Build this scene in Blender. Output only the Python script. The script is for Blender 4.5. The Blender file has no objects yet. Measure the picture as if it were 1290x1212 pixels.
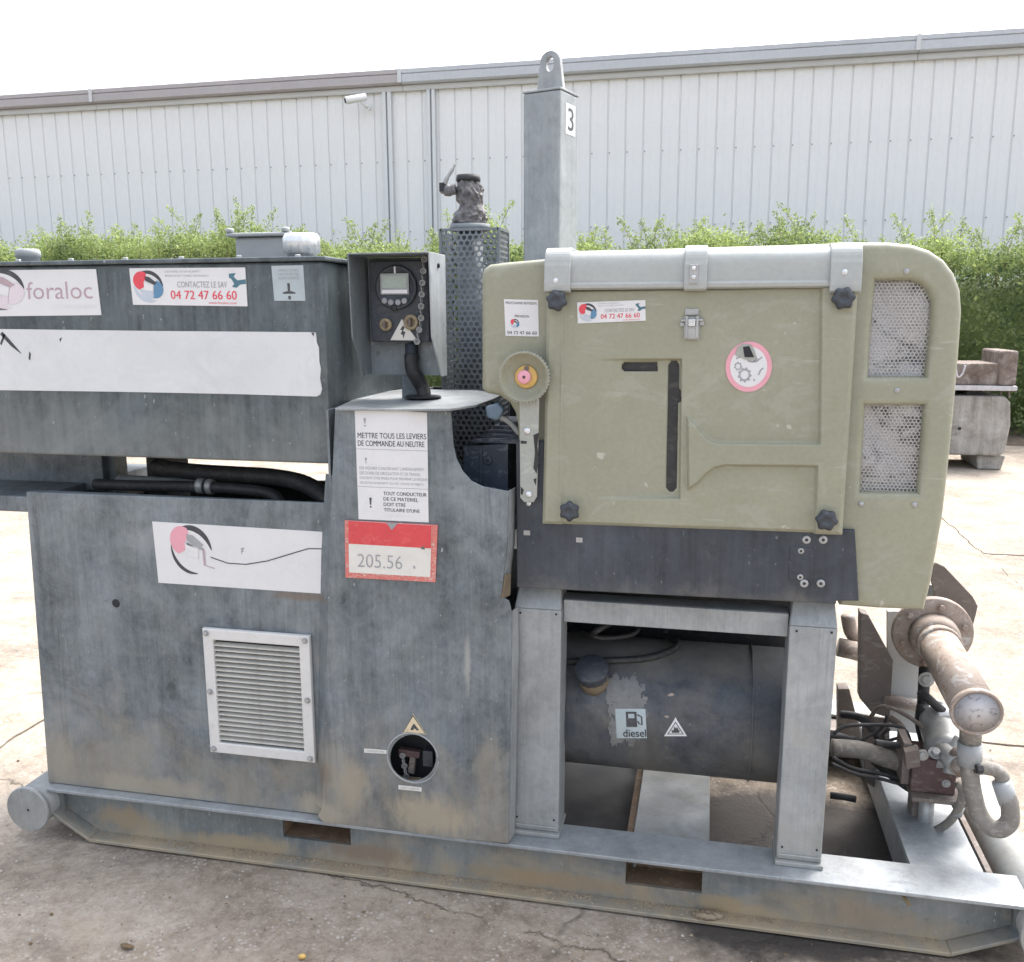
import bpy, bmesh, math, random
import numpy as np
from mathutils import Vector, Matrix
from mathutils import noise as mnoise
random.seed(7); rng = np.random.default_rng(7)
S = bpy.context.scene
COL = S.collection
R = math.radians

# ------------------------------------------------------------------ camera
FPX = 1150.0                                   # focal length in pixels of the 1290 px wide photograph
PITCH, YAW, ROLL = R(10.396), R(12.247), R(-0.193)
CAM = Vector((0.4686, -2.1225, 1.5))
fw = Vector((-math.sin(YAW)*math.cos(PITCH), math.cos(YAW)*math.cos(PITCH), -math.sin(PITCH)))
r0 = Vector((math.cos(YAW), math.sin(YAW), 0)); u0 = r0.cross(fw)
rt = r0*math.cos(ROLL) + u0*math.sin(ROLL)
up = -r0*math.sin(ROLL) + u0*math.cos(ROLL)
cd = bpy.data.cameras.new('camera'); cam = bpy.data.objects.new('camera', cd); COL.objects.link(cam)
cd.sensor_fit = 'HORIZONTAL'; cd.sensor_width = 36.0; cd.lens = 36.0*FPX/1290.0
cd.clip_start = 0.05; cd.clip_end = 1500
m = Matrix((rt, up, -fw)).transposed().to_4x4(); m.translation = CAM
cam.matrix_world = m
S.camera = cam

# ------------------------------------------------------------------ sky, sun, exposure
SUN_EL, SUN_AZ = R(60), R(28)                  # azimuth measured from +Y (away from camera) towards +X
w = bpy.data.worlds.new('World'); S.world = w; w.use_nodes = True
nt = w.node_tree; nt.nodes.clear()
sky = nt.nodes.new('ShaderNodeTexSky'); sky.sky_type = 'NISHITA'; sky.sun_disc = False
sky.sun_elevation = SUN_EL; sky.sun_rotation = SUN_AZ
sky.air_density = 1.0; sky.dust_density = 6.0; sky.ozone_density = 1.0
hs = nt.nodes.new('ShaderNodeHueSaturation'); hs.inputs['Saturation'].default_value = 0.46
bg = nt.nodes.new('ShaderNodeBackground'); bg.inputs['Strength'].default_value = 0.15
wo = nt.nodes.new('ShaderNodeOutputWorld')
nt.links.new(sky.outputs[0], hs.inputs['Color']); nt.links.new(hs.outputs[0], bg.inputs['Color']); nt.links.new(bg.outputs[0], wo.inputs['Surface'])
sd = bpy.data.lights.new('sun', 'SUN'); sd.energy = 0.5; sd.angle = R(14); sd.color = (1.0, 0.97, 0.93)
sun = bpy.data.objects.new('sun', sd); COL.objects.link(sun)
sdir = Vector((math.sin(SUN_AZ)*math.cos(SUN_EL), math.cos(SUN_AZ)*math.cos(SUN_EL), math.sin(SUN_EL)))
sun.rotation_euler = sdir.to_track_quat('Z', 'Y').to_euler()
sun.location = (3, 4, 8)
S.render.engine = 'CYCLES'
S.view_settings.view_transform = 'Standard'; S.view_settings.look = 'None'
S.view_settings.exposure = 2.0; S.view_settings.gamma = 1.0; S.view_settings.use_curve_mapping = False

# ------------------------------------------------------------------ pixel rays -> real points at known depth
def ray(px, py): return fw + rt*((px-645)/FPX) - up*((py-606)/FPX)
def at(px, py, Y=0.0):
    d = ray(px, py); return CAM + d*((Y-CAM.y)/d.y)
def onz(px, py, Z):
    d = ray(px, py); return CAM + d*((Z-CAM.z)/d.z)
def onx(px, py, X):
    d = ray(px, py); return CAM + d*((X-CAM.x)/d.x)
def xz(px, py, Y=0.0):
    p = at(px, py, Y); return (p.x, p.z)
def XZ(pts, Y=0.0): return [xz(a, b, Y) for a, b in pts]

# ------------------------------------------------------------------ materials
class NT:
    def __init__(s, name):
        s.m = bpy.data.materials.new(name); s.m.use_nodes = True
        s.t = s.m.node_tree; s.b = s.t.nodes['Principled BSDF']; s.o = s.t.nodes['Material Output']
        s.co = s.t.nodes.new('ShaderNodeTexCoord').outputs['Object']
    def n(s, t, **k):
        x = s.t.nodes.new(t)
        for a, v in k.items(): setattr(x, a, v)
        return x
    def l(s, a, b): s.t.links.new(a, b)
    def map(s, sc=(1,1,1), loc=(0,0,0), src=None):
        x = s.n('ShaderNodeMapping'); x.inputs['Scale'].default_value = sc; x.inputs['Location'].default_value = loc
        s.l(src or s.co, x.inputs['Vector']); return x.outputs[0]
    def noise(s, scale, detail=6, rough=.6, sc=None, loc=(0,0,0), dist=0, src=None):
        x = s.n('ShaderNodeTexNoise'); x.inputs['Scale'].default_value = scale; x.inputs['Detail'].default_value = detail
        x.inputs['Roughness'].default_value = rough; x.inputs['Distortion'].default_value = dist
        s.l(s.map(sc or (1,1,1), loc, src), x.inputs['Vector']); return x.outputs[0]
    def ramp(s, v, stops):
        x = s.n('ShaderNodeValToRGB'); e = x.color_ramp.elements
        while len(e) < len(stops): e.new(.5)
        for q, (p, c) in zip(e, stops):
            q.position = p; q.color = (c, c, c, 1) if isinstance(c, (int, float)) else (*c, 1)
        s.l(v, x.inputs[0]); return x.outputs[0]
    def mix(s, f, a, b, bt='MIX'):
        x = s.n('ShaderNodeMix', data_type='RGBA', blend_type=bt)
        for i, v in ((0, f), (6, a), (7, b)):
            if isinstance(v, (int, float)): x.inputs[i].default_value = v
            elif isinstance(v, tuple): x.inputs[i].default_value = (*v, 1)
            else: s.l(v, x.inputs[i])
        return x.outputs[2]
    def math(s, op, a, b=0.0, c=None, clamp=False):
        x = s.n('ShaderNodeMath', operation=op, use_clamp=clamp)
        for i, v in enumerate((a, b, c)):
            if v is None: continue
            if isinstance(v, (int, float)): x.inputs[i].default_value = v
            else: s.l(v, x.inputs[i])
        return x.outputs[0]
    def sep(s, src=None):
        x = s.n('ShaderNodeSeparateXYZ'); s.l(src or s.co, x.inputs[0]); return x.outputs
    def bump(s, h, strength=.3, dist=.005):
        x = s.n('ShaderNodeBump'); x.inputs['Strength'].default_value = strength; x.inputs['Distance'].default_value = dist
        s.l(h, x.inputs['Height']); s.l(x.outputs[0], s.b.inputs['Normal'])
    def set(s, col=None, rough=None, metal=None, spec=None):
        for k, v in (('Base Color', col), ('Roughness', rough), ('Metallic', metal), ('Specular IOR Level', spec)):
            if v is None: continue
            if isinstance(v, (int, float)): s.b.inputs[k].default_value = v
            elif isinstance(v, tuple): s.b.inputs[k].default_value = (*v, 1)
            else: s.l(v, s.b.inputs[k])

M = {}
def galv(name, dark, light, dust=(.30,.27,.21), dust_amt=.6, dust_z=(.15,.75), rough=.5, metal=.25, streak=.5, off=0.0, speck=.8, topdust=0, stains=()):
    k = NT(name)
    blot = k.noise(3.2, 10, .68, loc=(off,off,0), dist=.6)
    st = k.noise(1.0, 8, .65, sc=(26,26,1.6), loc=(off*2,0,0))
    fine = k.noise(70, 4, .7, sc=(1,1,.6))
    cloud = k.noise(8.5, 12, .74, loc=(off,4,off), dist=1.1)
    v = k.math('MULTIPLY', blot, .42-.22*streak)
    v = k.math('MULTIPLY_ADD', cloud, .34-.1*streak, v)
    v = k.math('MULTIPLY_ADD', st, .10+.34*streak, v)
    v = k.math('MULTIPLY_ADD', fine, .16, v)
    c = k.ramp(v, [(.40, dark), (.51, tuple((a+b)/2 for a, b in zip(dark, light))), (.63, light)])
    # pale chalky patches
    pat = k.ramp(k.noise(1.7, 8, .7, loc=(3+off,0,5), dist=1.2), [(.50, 0.0), (.66, .55)])
    c = k.mix(pat, c, tuple(min(1, x*1.18+.015) for x in light))
    # pale scratches and specks
    sp = k.ramp(k.noise(85, 4, .6, sc=(1,1,.55), loc=(off,1,1)), [(.67, 0.0), (.74, speck)])
    br = k.noise(1.0, 5, .7, sc=(160,160,5), loc=(off,3,0)); c = k.mix(k.ramp(br, [(.35, .16), (.5, 0.0)]), c, tuple(x*.6 for x in dark)); c = k.mix(k.ramp(br, [(.54, 0.0), (.72, .2)]), c, light)
    run = k.ramp(k.noise(1.0, 7, .72, sc=(11,11,.9), loc=(7,off,off), dist=.5), [(.56, 0.0), (.66, .5)]); c = k.mix(k.math('MULTIPLY', run, k.ramp(k.noise(2.3, 4, .6, loc=(off,2,9)), [(.42, 0.0), (.58, 1.0)])), c, tuple(x*.62 for x in dark))
    grm = k.ramp(k.noise(4.1, 11, .76, loc=(off,off,3), dist=1.6), [(.56, 0.0), (.70, .42)]); c = k.mix(grm, c, tuple(.5*x+.5*y for x, y in zip(dust, light)))
    c = k.mix(sp, c, (.42,.44,.45))
    dk = k.ramp(k.noise(34, 6, .65, loc=(9,off,2)), [(.27, .5), (.36, 0.0)])
    c = k.mix(dk, c, tuple(x*.45 for x in dark))
    # dry mud splashed up from the ground
    z = k.sep()[2]
    g = k.n('ShaderNodeMapRange'); g.inputs['From Min'].default_value = dust_z[0]; g.inputs['From Max'].default_value = dust_z[1]
    g.inputs['To Min'].default_value = 1; g.inputs['To Max'].default_value = 0; k.l(z, g.inputs['Value'])
    dn = k.noise(5.5, 8, .65, loc=(2,off,0), dist=.8)
    dm = k.ramp(k.math('ADD', k.math('MULTIPLY', g.outputs[0], .34), k.math('MULTIPLY', dn, .62)), [(.46, 0.0), (.66, dust_amt)])
    c = k.mix(dm, c, dust)
    if topdust:                                     # settled dust where the plate faces up
        gn = k.n('ShaderNodeNewGeometry'); nz = k.sep(gn.outputs['Normal'])[2]
        c = k.mix(k.math('MULTIPLY', k.ramp(k.math('MULTIPLY_ADD', k.noise(7, 9, .7, loc=(1,5,5)), .8, k.math('ADD', nz, -.72)), [(.30, 0.0), (.75, 1.0)]), topdust), c, (.20,.19,.165))
    xyz_ = k.sep()
    for sx_, sz_, sw_, sh_, am_, cl_ in stains:     # rust runs and dried splashes
        dx_ = k.math('DIVIDE', k.math('SUBTRACT', xyz_[0], sx_), sw_); dz_ = k.math('DIVIDE', k.math('SUBTRACT', xyz_[2], sz_), sh_)
        rr_ = k.math('SQRT', k.math('ADD', k.math('MULTIPLY', dx_, dx_), k.math('MULTIPLY', dz_, dz_)))
        rr_ = k.math('ADD', rr_, k.math('MULTIPLY_ADD', k.noise(14, 10, .75, sc=(1.6,1,.6), loc=(sx_,sz_,0), dist=.6), 1.9, -.95))
        c = k.mix(k.ramp(rr_, [(.45, am_), (1.0, 0.0)]), c, cl_)
    k.set(col=c, metal=metal, rough=k.ramp(k.noise(9, 5), [(.3, rough-.1), (.7, rough+.15)]))
    k.bump(k.math('MULTIPLY_ADD', fine, .35, blot), .22, .004)
    M[name] = k.m
galv('galvanised_dark', (.047,.060,.071), (.218,.250,.270), dust=(.31,.28,.225), dust_amt=.6, dust_z=(.15,.7), streak=.35, stains=[(-.55,.775,.11,.016,.6,(.17,.12,.085)), (-.20,.21,.13,.07,.7,(.40,.345,.25)), (-.42,.27,.06,.09,.6,(.36,.31,.23)), (-.04,.33,.05,.16,.4,(.33,.30,.24)), (-1.33,.23,.05,.10,.6,(.33,.30,.25)), (-1.05,.18,.25,.04,.6,(.36,.32,.25)), (-.53,.18,.10,.05,.7,(.37,.33,.26)), (-.5,.30,.03,.05,.4,(.18,.12,.07)), (-.10,.64,.012,.09,.5,(.40,.40,.37)), (-1.15,.62,.10,.25,.22,(.30,.34,.37)), (-.95,.90,.14,.05,.35,(.34,.37,.39))])
galv('galvanised_mid', (.10,.12,.13), (.21,.235,.25), dust_amt=.2, dust_z=(0,.2), streak=.25, off=5.0)
galv('galvanised_tank', (.030,.040,.047), (.122,.147,.158), dust=(.26,.27,.26), dust_amt=.35, dust_z=(1.08,1.55), streak=.9, off=4.0)
galv('galvanised_light', (.190,.208,.214), (.348,.370,.380), dust_amt=.40, dust_z=(.1,.5), metal=.2, streak=.2, off=2.0, speck=.3)
galv('galvanised_bright', (.205,.225,.24), (.365,.39,.405), dust_amt=.3, dust_z=(0,.3), metal=.3, streak=.3, off=6.0, speck=.3)
galv('galvanised_skid', (.10,.115,.118), (.215,.235,.235), dust=(.36,.29,.19), dust_amt=.85, dust_z=(-.02,.19), stains=[(-1.15,.06,.10,.05,.9,(.29,.23,.15)), (-.40,.05,.14,.035,.8,(.21,.16,.115)), (.10,.04,.3,.03,.7,(.30,.22,.13)), (.55,.03,.1,.03,.8,(.34,.26,.16)), (-.8,.03,.2,.03,.7,(.34,.27,.17)), (.9,.05,.2,.05,.4,(.22,.17,.12))], metal=.1, streak=.3, off=8.0)
galv('black_dusty', (.014,.019,.026), (.050,.061,.076), dust=(.22,.20,.175), dust_amt=.4, dust_z=(.80,.93), metal=0, streak=.7, rough=.55, off=3.0, speck=.25)
galv('tank_black', (.014,.018,.024), (.064,.076,.092), dust=(.21,.19,.155), dust_amt=.4, dust_z=(.2,.9), topdust=.75, metal=0, streak=.2, rough=.55, off=11.0, speck=.35)

def paint(name, col, var=.12, rough=.45, scuff=0.0, scuffcol=(.5,.5,.45), metal=0.0, sc=2.5, off=0.0, spec=.5, dirt=.0, dirtcol=(.12,.10,.08), bump=.05, scratch=0):
    k = NT(name)
    n1 = k.noise(sc, 8, .65, loc=(off,0,0), dist=.5)
    c = k.ramp(n1, [(.3, tuple(x*(1-var) for x in col)), (.7, tuple(min(1, x*(1+var)) for x in col))])
    c = k.mix(k.ramp(k.noise(sc*34, 3, .6), [(.35, .18 if col[0] < .5 else .05), (.6, 0.0)]), c, tuple(x*.6 for x in col))
    if scuff:
        s1 = k.ramp(k.noise(sc*1.8, 9, .72, sc=(1,1,1.8), loc=(5,off,1), dist=1.5), [(.54, 0.0), (.60, scuff)])
        c = k.mix(s1, c, scuffcol)
    if scratch:
        for q_, (sx_, sz_) in enumerate(((3.5,60),(5,42))):
            rot = k.n('ShaderNodeMapping'); rot.inputs['Rotation'].default_value = (0, .5+.4*q_, 0); rot.inputs['Scale'].default_value = (sx_, 20, sz_); k.l(k.co, rot.inputs['Vector'])
            nn = k.n('ShaderNodeTexNoise'); nn.inputs['Scale'].default_value = 1; nn.inputs['Detail'].default_value = 3; nn.inputs['Distortion'].default_value = .4; k.l(rot.outputs[0], nn.inputs['Vector'])
            ms_ = k.math('MULTIPLY', k.ramp(nn.outputs[0], [(.68, 0.0), (.71, scratch)]), k.ramp(k.noise(3.3, 4, .6, loc=(q_*5,2,4)), [(.5, 0.0), (.6, 1.0)])); c = k.mix(ms_, c, (.46,.46,.42))
        sp2 = k.ramp(k.noise(26, 3, .5, loc=(4,4,8)), [(.72, 0.0), (.745, .7)]); c = k.mix(sp2, c, (.45,.43,.38))
    if dirt:
        s2 = k.ramp(k.noise(sc*3.1, 9, .75, loc=(off,8,1), dist=1.0), [(.54, 0.0), (.68, dirt)])
        c = k.mix(s2, c, dirtcol)
    k.set(col=c, rough=k.ramp(k.noise(sc*4, 5, loc=(1,1,off)), [(.3, max(.05, rough-.08)), (.7, min(1, rough+.12))]), metal=metal, spec=spec)
    k.bump(k.noise(sc*40, 3), bump, .002)
    M[name] = k.m
paint('hood_green', (.266,.268,.198), .09, .45, scuff=.28, scuffcol=(.34,.345,.30), off=1, dirt=.25, dirtcol=(.215,.19,.125), scratch=.28)
paint('hood_worn', (.31,.325,.295), .07, .5, scuff=.35, scuffcol=(.50,.52,.49), off=2, sc=4)
paint('lid_grey', (.345,.365,.355), .05, .36, scuff=.2, scuffcol=(.47,.50,.49), off=3)
paint('knob_black', (.034,.041,.052), .2, .5, scuff=.4, scuffcol=(.11,.12,.13), sc=25)
paint('rubber_black', (.022,.023,.025), .3, .6, scuff=.3, scuffcol=(.10,.095,.085), sc=12)
paint('hose_dusty', (.20,.185,.165), .25, .7, scuff=.5, scuffcol=(.36,.34,.30), sc=14)
paint('dark_void', (.018,.020,.023), .2, .8)
paint('engine_blue', (.032,.046,.070), .3, .5, scuff=.5, scuffcol=(.17,.19,.21), sc=9)
paint('plastic_blue', (.10,.15,.20), .15, .4, sc=10)
paint('zinc', (.36,.37,.37), .2, .42, scuff=.3, scuffcol=(.5,.5,.49), metal=.4, sc=15, dirt=.35)
paint('zinc_bright', (.62,.64,.65), .12, .3, metal=.5, sc=18)
paint('cast_grey', (.30,.315,.32), .12, .55, sc=9)
paint('white_vinyl', (.62,.625,.635), .035, .4, sc=7, dirt=.22, dirtcol=(.47,.465,.45), off=4, bump=.03, scratch=0)
paint('white_dirty', (.565,.58,.595), .06, .45, sc=3, scuff=.2, scuffcol=(.64,.66,.68), dirt=.30, dirtcol=(.42,.44,.45), off=6, bump=.03)
paint('white_tag', (.62,.61,.57), .06, .5, sc=9, dirt=.35, dirtcol=(.42,.38,.32), off=7)
paint('white_metal', (.58,.575,.56), .06, .45, sc=8, dirt=.4, dirtcol=(.38,.35,.29), off=8)
paint('louvre_metal', (.50,.485,.44), .08, .5, sc=9, dirt=.5, dirtcol=(.24,.21,.16), off=9)
paint('sticker_grey', (.36,.42,.44), .08, .5, sc=10)
paint('red_paint', (.56,.055,.065), .12, .45, sc=12, scuff=.35, scuffcol=(.62,.16,.15))
paint('red_worn', (.56,.16,.14), .12, .55, sc=30, scuff=.9, scuffcol=(.52,.47,.42), dirt=.4)
paint('print_red', (.62,.06,.085), .05, .4)
paint('print_pink', (.66,.31,.37), .06, .45, sc=12)
paint('print_pale', (.60,.54,.58), .05, .45)
paint('print_mauve', (.40,.30,.33), .1, .45, sc=20)
paint('print_black', (.045,.048,.055), .2, .5, sc=40, scuff=.25, scuffcol=(.2,.2,.2))
paint('print_grey', (.30,.31,.33), .15, .5, sc=40)
paint('print_faint', (.62,.63,.645), .06, .5, sc=40)
paint('print_blue', (.095,.22,.36), .08, .4)
paint('print_steel', (.45,.50,.57), .06, .4)
paint('print_teal', (.06,.15,.20), .1, .4)
paint('ochre', (.56,.36,.11), .12, .5, sc=20, dirt=.3)
paint('sand_print', (.60,.50,.34), .1, .5, sc=20, dirt=.3)
paint('lcd', (.36,.42,.38), .05, .25, sc=6)
paint('rust_pipe', (.29,.24,.205), .15, .7, sc=9, scuff=.8, scuffcol=(.42,.41,.39), dirt=.9, dirtcol=(.17,.09,.05), bump=.3)
paint('rust_plate', (.155,.13,.115), .15, .75, sc=6, scuff=.4, scuffcol=(.30,.28,.26), dirt=.5, dirtcol=(.13,.075,.045), bump=.2)
paint('pale_end', (.47,.46,.47), .08, .6, sc=18, dirt=.9, dirtcol=(.07,.065,.07))
paint('board_grey', (.46,.47,.46), .06, .6, sc=8, dirt=.25, dirtcol=(.3,.27,.22))
paint('maroon', (.085,.050,.050), .25, .65, sc=14, scuff=.5, scuffcol=(.20,.165,.15), dirt=.6, dirtcol=(.10,.085,.07))
paint('worn_metal', (.150,.155,.155), .3, .6, sc=14, scuff=.5, scuffcol=(.23,.23,.22), dirt=.8, dirtcol=(.07,.07,.068))
paint('brown_wood', (.15,.12,.08), .2, .7, sc=20)
paint('foil', (.62,.62,.63), .3, .4, metal=.1, sc=4, scuff=.85, scuffcol=(.06,.065,.075), dirt=.85, dirtcol=(.10,.10,.11), bump=.2)
paint('perforated_zinc', (.38,.375,.37), .15, .4, metal=.3, sc=8)
paint('perforated_dark', (.165,.185,.20), .25, .6, sc=12, scuff=.35, scuffcol=(.22,.22,.2), dirt=.3, dirtcol=(.14,.10,.07))
paint('rag_brown', (.125,.118,.122), .35, .5, sc=20, scuff=.5, scuffcol=(.27,.26,.265), dirt=.7, dirtcol=(.04,.036,.036), bump=.5)
paint('wall_paint', (.74,.745,.75), .03, .5, sc=.35, dirt=.10, dirtcol=(.55,.55,.54), bump=.02)
paint('wall_trim', (.62,.64,.65), .03, .5, sc=.6)
paint('fascia_brown', (.38,.355,.36), .06, .5, sc=.8, scuff=.2, scuffcol=(.45,.43,.43))
paint('fascia_reflect', (.47,.49,.52), .05, .45, sc=.8)  # same gutter, with a reflection painted in as a paler, bluer tone
paint('fascia_lip', (.54,.55,.56), .05, .5, sc=.8)
paint('roof_metal', (.42,.43,.43), .05, .5, sc=.8)
paint('white_plastic', (.72,.73,.74), .03, .4)
paint('mud', (.26,.205,.14), .25, .95, sc=16, scuff=.4, scuffcol=(.42,.36,.27), bump=.6)
paint('joint_sand', (.215,.185,.155), .2, .95, sc=6)
paint('pocket_rust', (.20,.135,.085), .3, .85, sc=12, scuff=.5, scuffcol=(.30,.25,.19), dirt=.4, dirtcol=(.09,.06,.045), bump=.3)
paint('bronze', (.27,.215,.135), .3, .5, sc=30, scuff=.5, scuffcol=(.40,.34,.24), dirt=.6, dirtcol=(.10,.075,.05))
paint('stone_pale', (.42,.39,.34), .2, .9, sc=30)
paint('twig', (.16,.11,.06), .25, .9, sc=20)
paint('dead_leaf', (.24,.17,.08), .3, .8, sc=20)

# concrete yard
k = NT('yard_concrete')
big = k.noise(.45, 8, .65, dist=.8); mid = k.noise(3.4, 10, .7, loc=(3,1,0), dist=.6); fin = k.noise(55, 6, .75); agg = k.noise(140, 3, .6, loc=(1,4,0))
grv = k.noise(19, 9, .78, loc=(2,7,0)); v = k.math('MULTIPLY_ADD', mid, .30, k.math('MULTIPLY', big, .26)); v = k.math('MULTIPLY_ADD', fin, .2, v); v = k.math('MULTIPLY_ADD', grv, .24, v)
c = k.ramp(v, [(.415, (.155,.124,.094)), (.50, (.276,.234,.189)), (.585, (.392,.345,.294))])
vs_ = k.n('ShaderNodeTexVoronoi', feature='F1'); vs_.inputs['Scale'].default_value = 62; k.l(k.co, vs_.inputs['Vector'])
pebm = k.math('MULTIPLY', k.ramp(vs_.outputs['Distance'], [(.22, 1.0), (.36, 0.0)]), k.ramp(k.noise(5.5, 6, .7, loc=(9,9,0)), [(.44, 0.0), (.60, .75)]))
c = k.mix(pebm, c, (.43,.40,.365))
c = k.mix(k.ramp(agg, [(.62, 0.0), (.70, .6)]), c, (.44,.41,.375))
c = k.mix(k.ramp(k.noise(95, 4, .6, loc=(7,2,0)), [(.30, .7), (.38, 0.0)]), c, (.10,.085,.075))
c = k.mix(k.ramp(k.noise(1.3, 9, .75, loc=(11,5,0), dist=1.4), [(.53, 0.0), (.68, .65)]), c, (.105,.092,.082))      # old oil and tyre marks
c = k.mix(k.ramp(k.noise(2.2, 9, .75, loc=(1,15,0), dist=1.4), [(.56, 0.0), (.72, .5)]), c, (.40,.345,.265))       # dry sand
wob = k.n('ShaderNodeTexNoise'); wob.inputs['Scale'].default_value = 2.6; wob.inputs['Detail'].default_value = 7; k.l(k.co, wob.inputs['Vector'])
ad = k.n('ShaderNodeVectorMath', operation='SCALE'); ad.inputs['Scale'].default_value = .42; k.l(wob.outputs['Color'], ad.inputs[0])
av = k.n('ShaderNodeVectorMath', operation='ADD'); k.l(k.co, av.inputs[0]); k.l(ad.outputs[0], av.inputs[1])
vo = k.n('ShaderNodeTexVoronoi', feature='DISTANCE_TO_EDGE'); vo.inputs['Scale'].default_value = .62; k.l(av.outputs[0], vo.inputs['Vector'])
brk = k.ramp(k.noise(.8, 3, .5, loc=(4,4,0)), [(.48, 0.0), (.56, 1.0)])
crack = k.math('MULTIPLY', k.ramp(vo.outputs['Distance'], [(.0, 1.0), (.0075, 0.0)]), brk)
c = k.mix(k.math('MULTIPLY', crack, .45), c, (.09,.075,.06))
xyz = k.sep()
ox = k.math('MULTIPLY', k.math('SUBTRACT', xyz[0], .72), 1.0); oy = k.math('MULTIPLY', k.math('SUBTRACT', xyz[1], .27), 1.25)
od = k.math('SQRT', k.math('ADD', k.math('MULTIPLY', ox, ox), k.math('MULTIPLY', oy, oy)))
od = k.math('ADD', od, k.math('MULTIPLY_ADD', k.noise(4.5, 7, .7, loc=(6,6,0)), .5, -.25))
c = k.mix(k.ramp(od, [(.46, .94), (.60, 0.0)]), c, (.036,.033,.031))                                       # shade under the engine, painted into the slab colour
ln = k.math('ADD', k.math('MULTIPLY_ADD', xyz[0], .207, xyz[1]), .127)
ln = k.math('ADD', ln, k.math('MULTIPLY_ADD', k.noise(7, 6, .7, loc=(3,3,0)), .14, -.07))
al = k.math('ABSOLUTE', ln)
c = k.mix(k.math('MULTIPLY', k.ramp(al, [(.0, .8), (.05, 0.0)]), k.ramp(k.noise(16, 6, .7), [(.42, 0.0), (.56, 1.0)])), c, (.36,.31,.24))
crack2 = k.math('MULTIPLY', k.ramp(al, [(.0, 1.0), (.006, 0.0)]), k.ramp(k.noise(5, 4, .6, loc=(8,1,0)), [(.38, 0.0), (.46, 1.0)]))
c = k.mix(k.math('MULTIPLY', crack2, .7), c, (.075,.062,.05))
crack = k.math('MAXIMUM', crack, crack2)
k.set(col=c, rough=k.ramp(mid, [(.3, .6), (.7, .9)]), spec=.25)
h = k.math('MULTIPLY_ADD', fin, .4, k.math('MULTIPLY', grv, .6)); h = k.math('MULTIPLY_ADD', pebm, .25, h); h = k.math('SUBTRACT', h, k.math('MULTIPLY', crack, .8))
k.bump(h, .7, .010); M['yard_concrete'] = k.m

k = NT('old_concrete')
a = k.noise(5, 10, .72, dist=.8); st = k.noise(1, 8, .7, sc=(14,14,1.2))
c = k.ramp(k.math('ADD', k.math('MULTIPLY', a, .55), k.math('MULTIPLY', st, .45)), [(.34, (.13,.115,.10)), (.5, (.29,.275,.25)), (.66, (.43,.42,.395))])
c = k.mix(k.ramp(k.noise(40, 5, .7), [(.3, .6), (.42, 0.0)]), c, (.10,.09,.08))
k.set(col=c, rough=.9); k.bump(k.noise(30, 8, .7), .6, .01); M['old_concrete'] = k.m
k = NT('rusty_concrete')
c = k.ramp(k.noise(6, 10, .75, dist=1), [(.32, (.075,.055,.045)), (.5, (.16,.125,.105)), (.68, (.29,.265,.245))])
k.set(col=c, rough=.85); k.bump(k.noise(30, 8, .7), .6, .01); M['rusty_concrete'] = k.m
k = NT('soil')
c = k.ramp(k.noise(7, 9, .7), [(.3, (.075,.055,.04)), (.7, (.19,.15,.11))]); k.set(col=c, rough=.95); k.bump(k.noise(25, 8, .7), .8, .03); M['soil'] = k.m

def leafmat(name, lo, hi, tr=.5):
    k = NT(name)
    g = k.n('ShaderNodeNewGeometry')
    c = k.ramp(g.outputs['Random Per Island'], [(0, lo), (.55, tuple((a+b)/2 for a, b in zip(lo, hi))), (1, hi)])
    c = k.mix(k.ramp(k.noise(.9, 5, .6), [(.42, 0.0), (.62, .55)]), c, tuple(x*1.25 for x in hi))
    k.set(col=c, rough=.5, spec=.35)
    t = k.n('ShaderNodeBsdfTranslucent'); k.l(c, t.inputs['Color'])
    mx = k.n('ShaderNodeMixShader'); mx.inputs[0].default_value = tr
    k.l(k.b.outputs[0], mx.inputs[1]); k.l(t.outputs[0], mx.inputs[2]); k.l(mx.outputs[0], k.o.inputs['Surface'])
    M[name] = k.m
leafmat('leaf', (.060,.105,.045), (.235,.290,.115), .5)
leafmat('leaf_young', (.135,.205,.075), (.33,.40,.15), .5)

# ------------------------------------------------------------------ mesh builder
def arc(cx, cz, r, a0, a1, n=8, rz=None):
    rz = rz or r
    return [(cx+r*math.cos(R(a0+(a1-a0)*i/n)), cz+rz*math.sin(R(a0+(a1-a0)*i/n))) for i in range(n+1)]
def rrect(x0, z0, x1, z1, r, n=5):
    return arc(x1-r, z1-r, r, 0, 90, n)+arc(x0+r, z1-r, r, 90, 180, n)+arc(x0+r, z0+r, r, 180, 270, n)+arc(x1-r, z0+r, r, 270, 360, n)
def frame_of(d):
    d = Vector(d).normalized(); a = Vector((0,0,1)) if abs(d.z) < .9 else Vector((1,0,0))
    x = a.cross(d).normalized(); return x, d.cross(x), d
def smooth_path(pts, n=6):
    P = [Vector(p) for p in pts]; out = []
    for i in range(len(P)-1):
        a, b, c, d = P[max(i-1,0)], P[i], P[i+1], P[min(i+2,len(P)-1)]
        for j in range(n):
            t = j/n
            out.append(.5*((2*b)+(c-a)*t+(2*a-5*b+4*c-d)*t*t+(3*b-a-3*c+d)*t**3))
    out.append(P[-1]); return out

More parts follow.
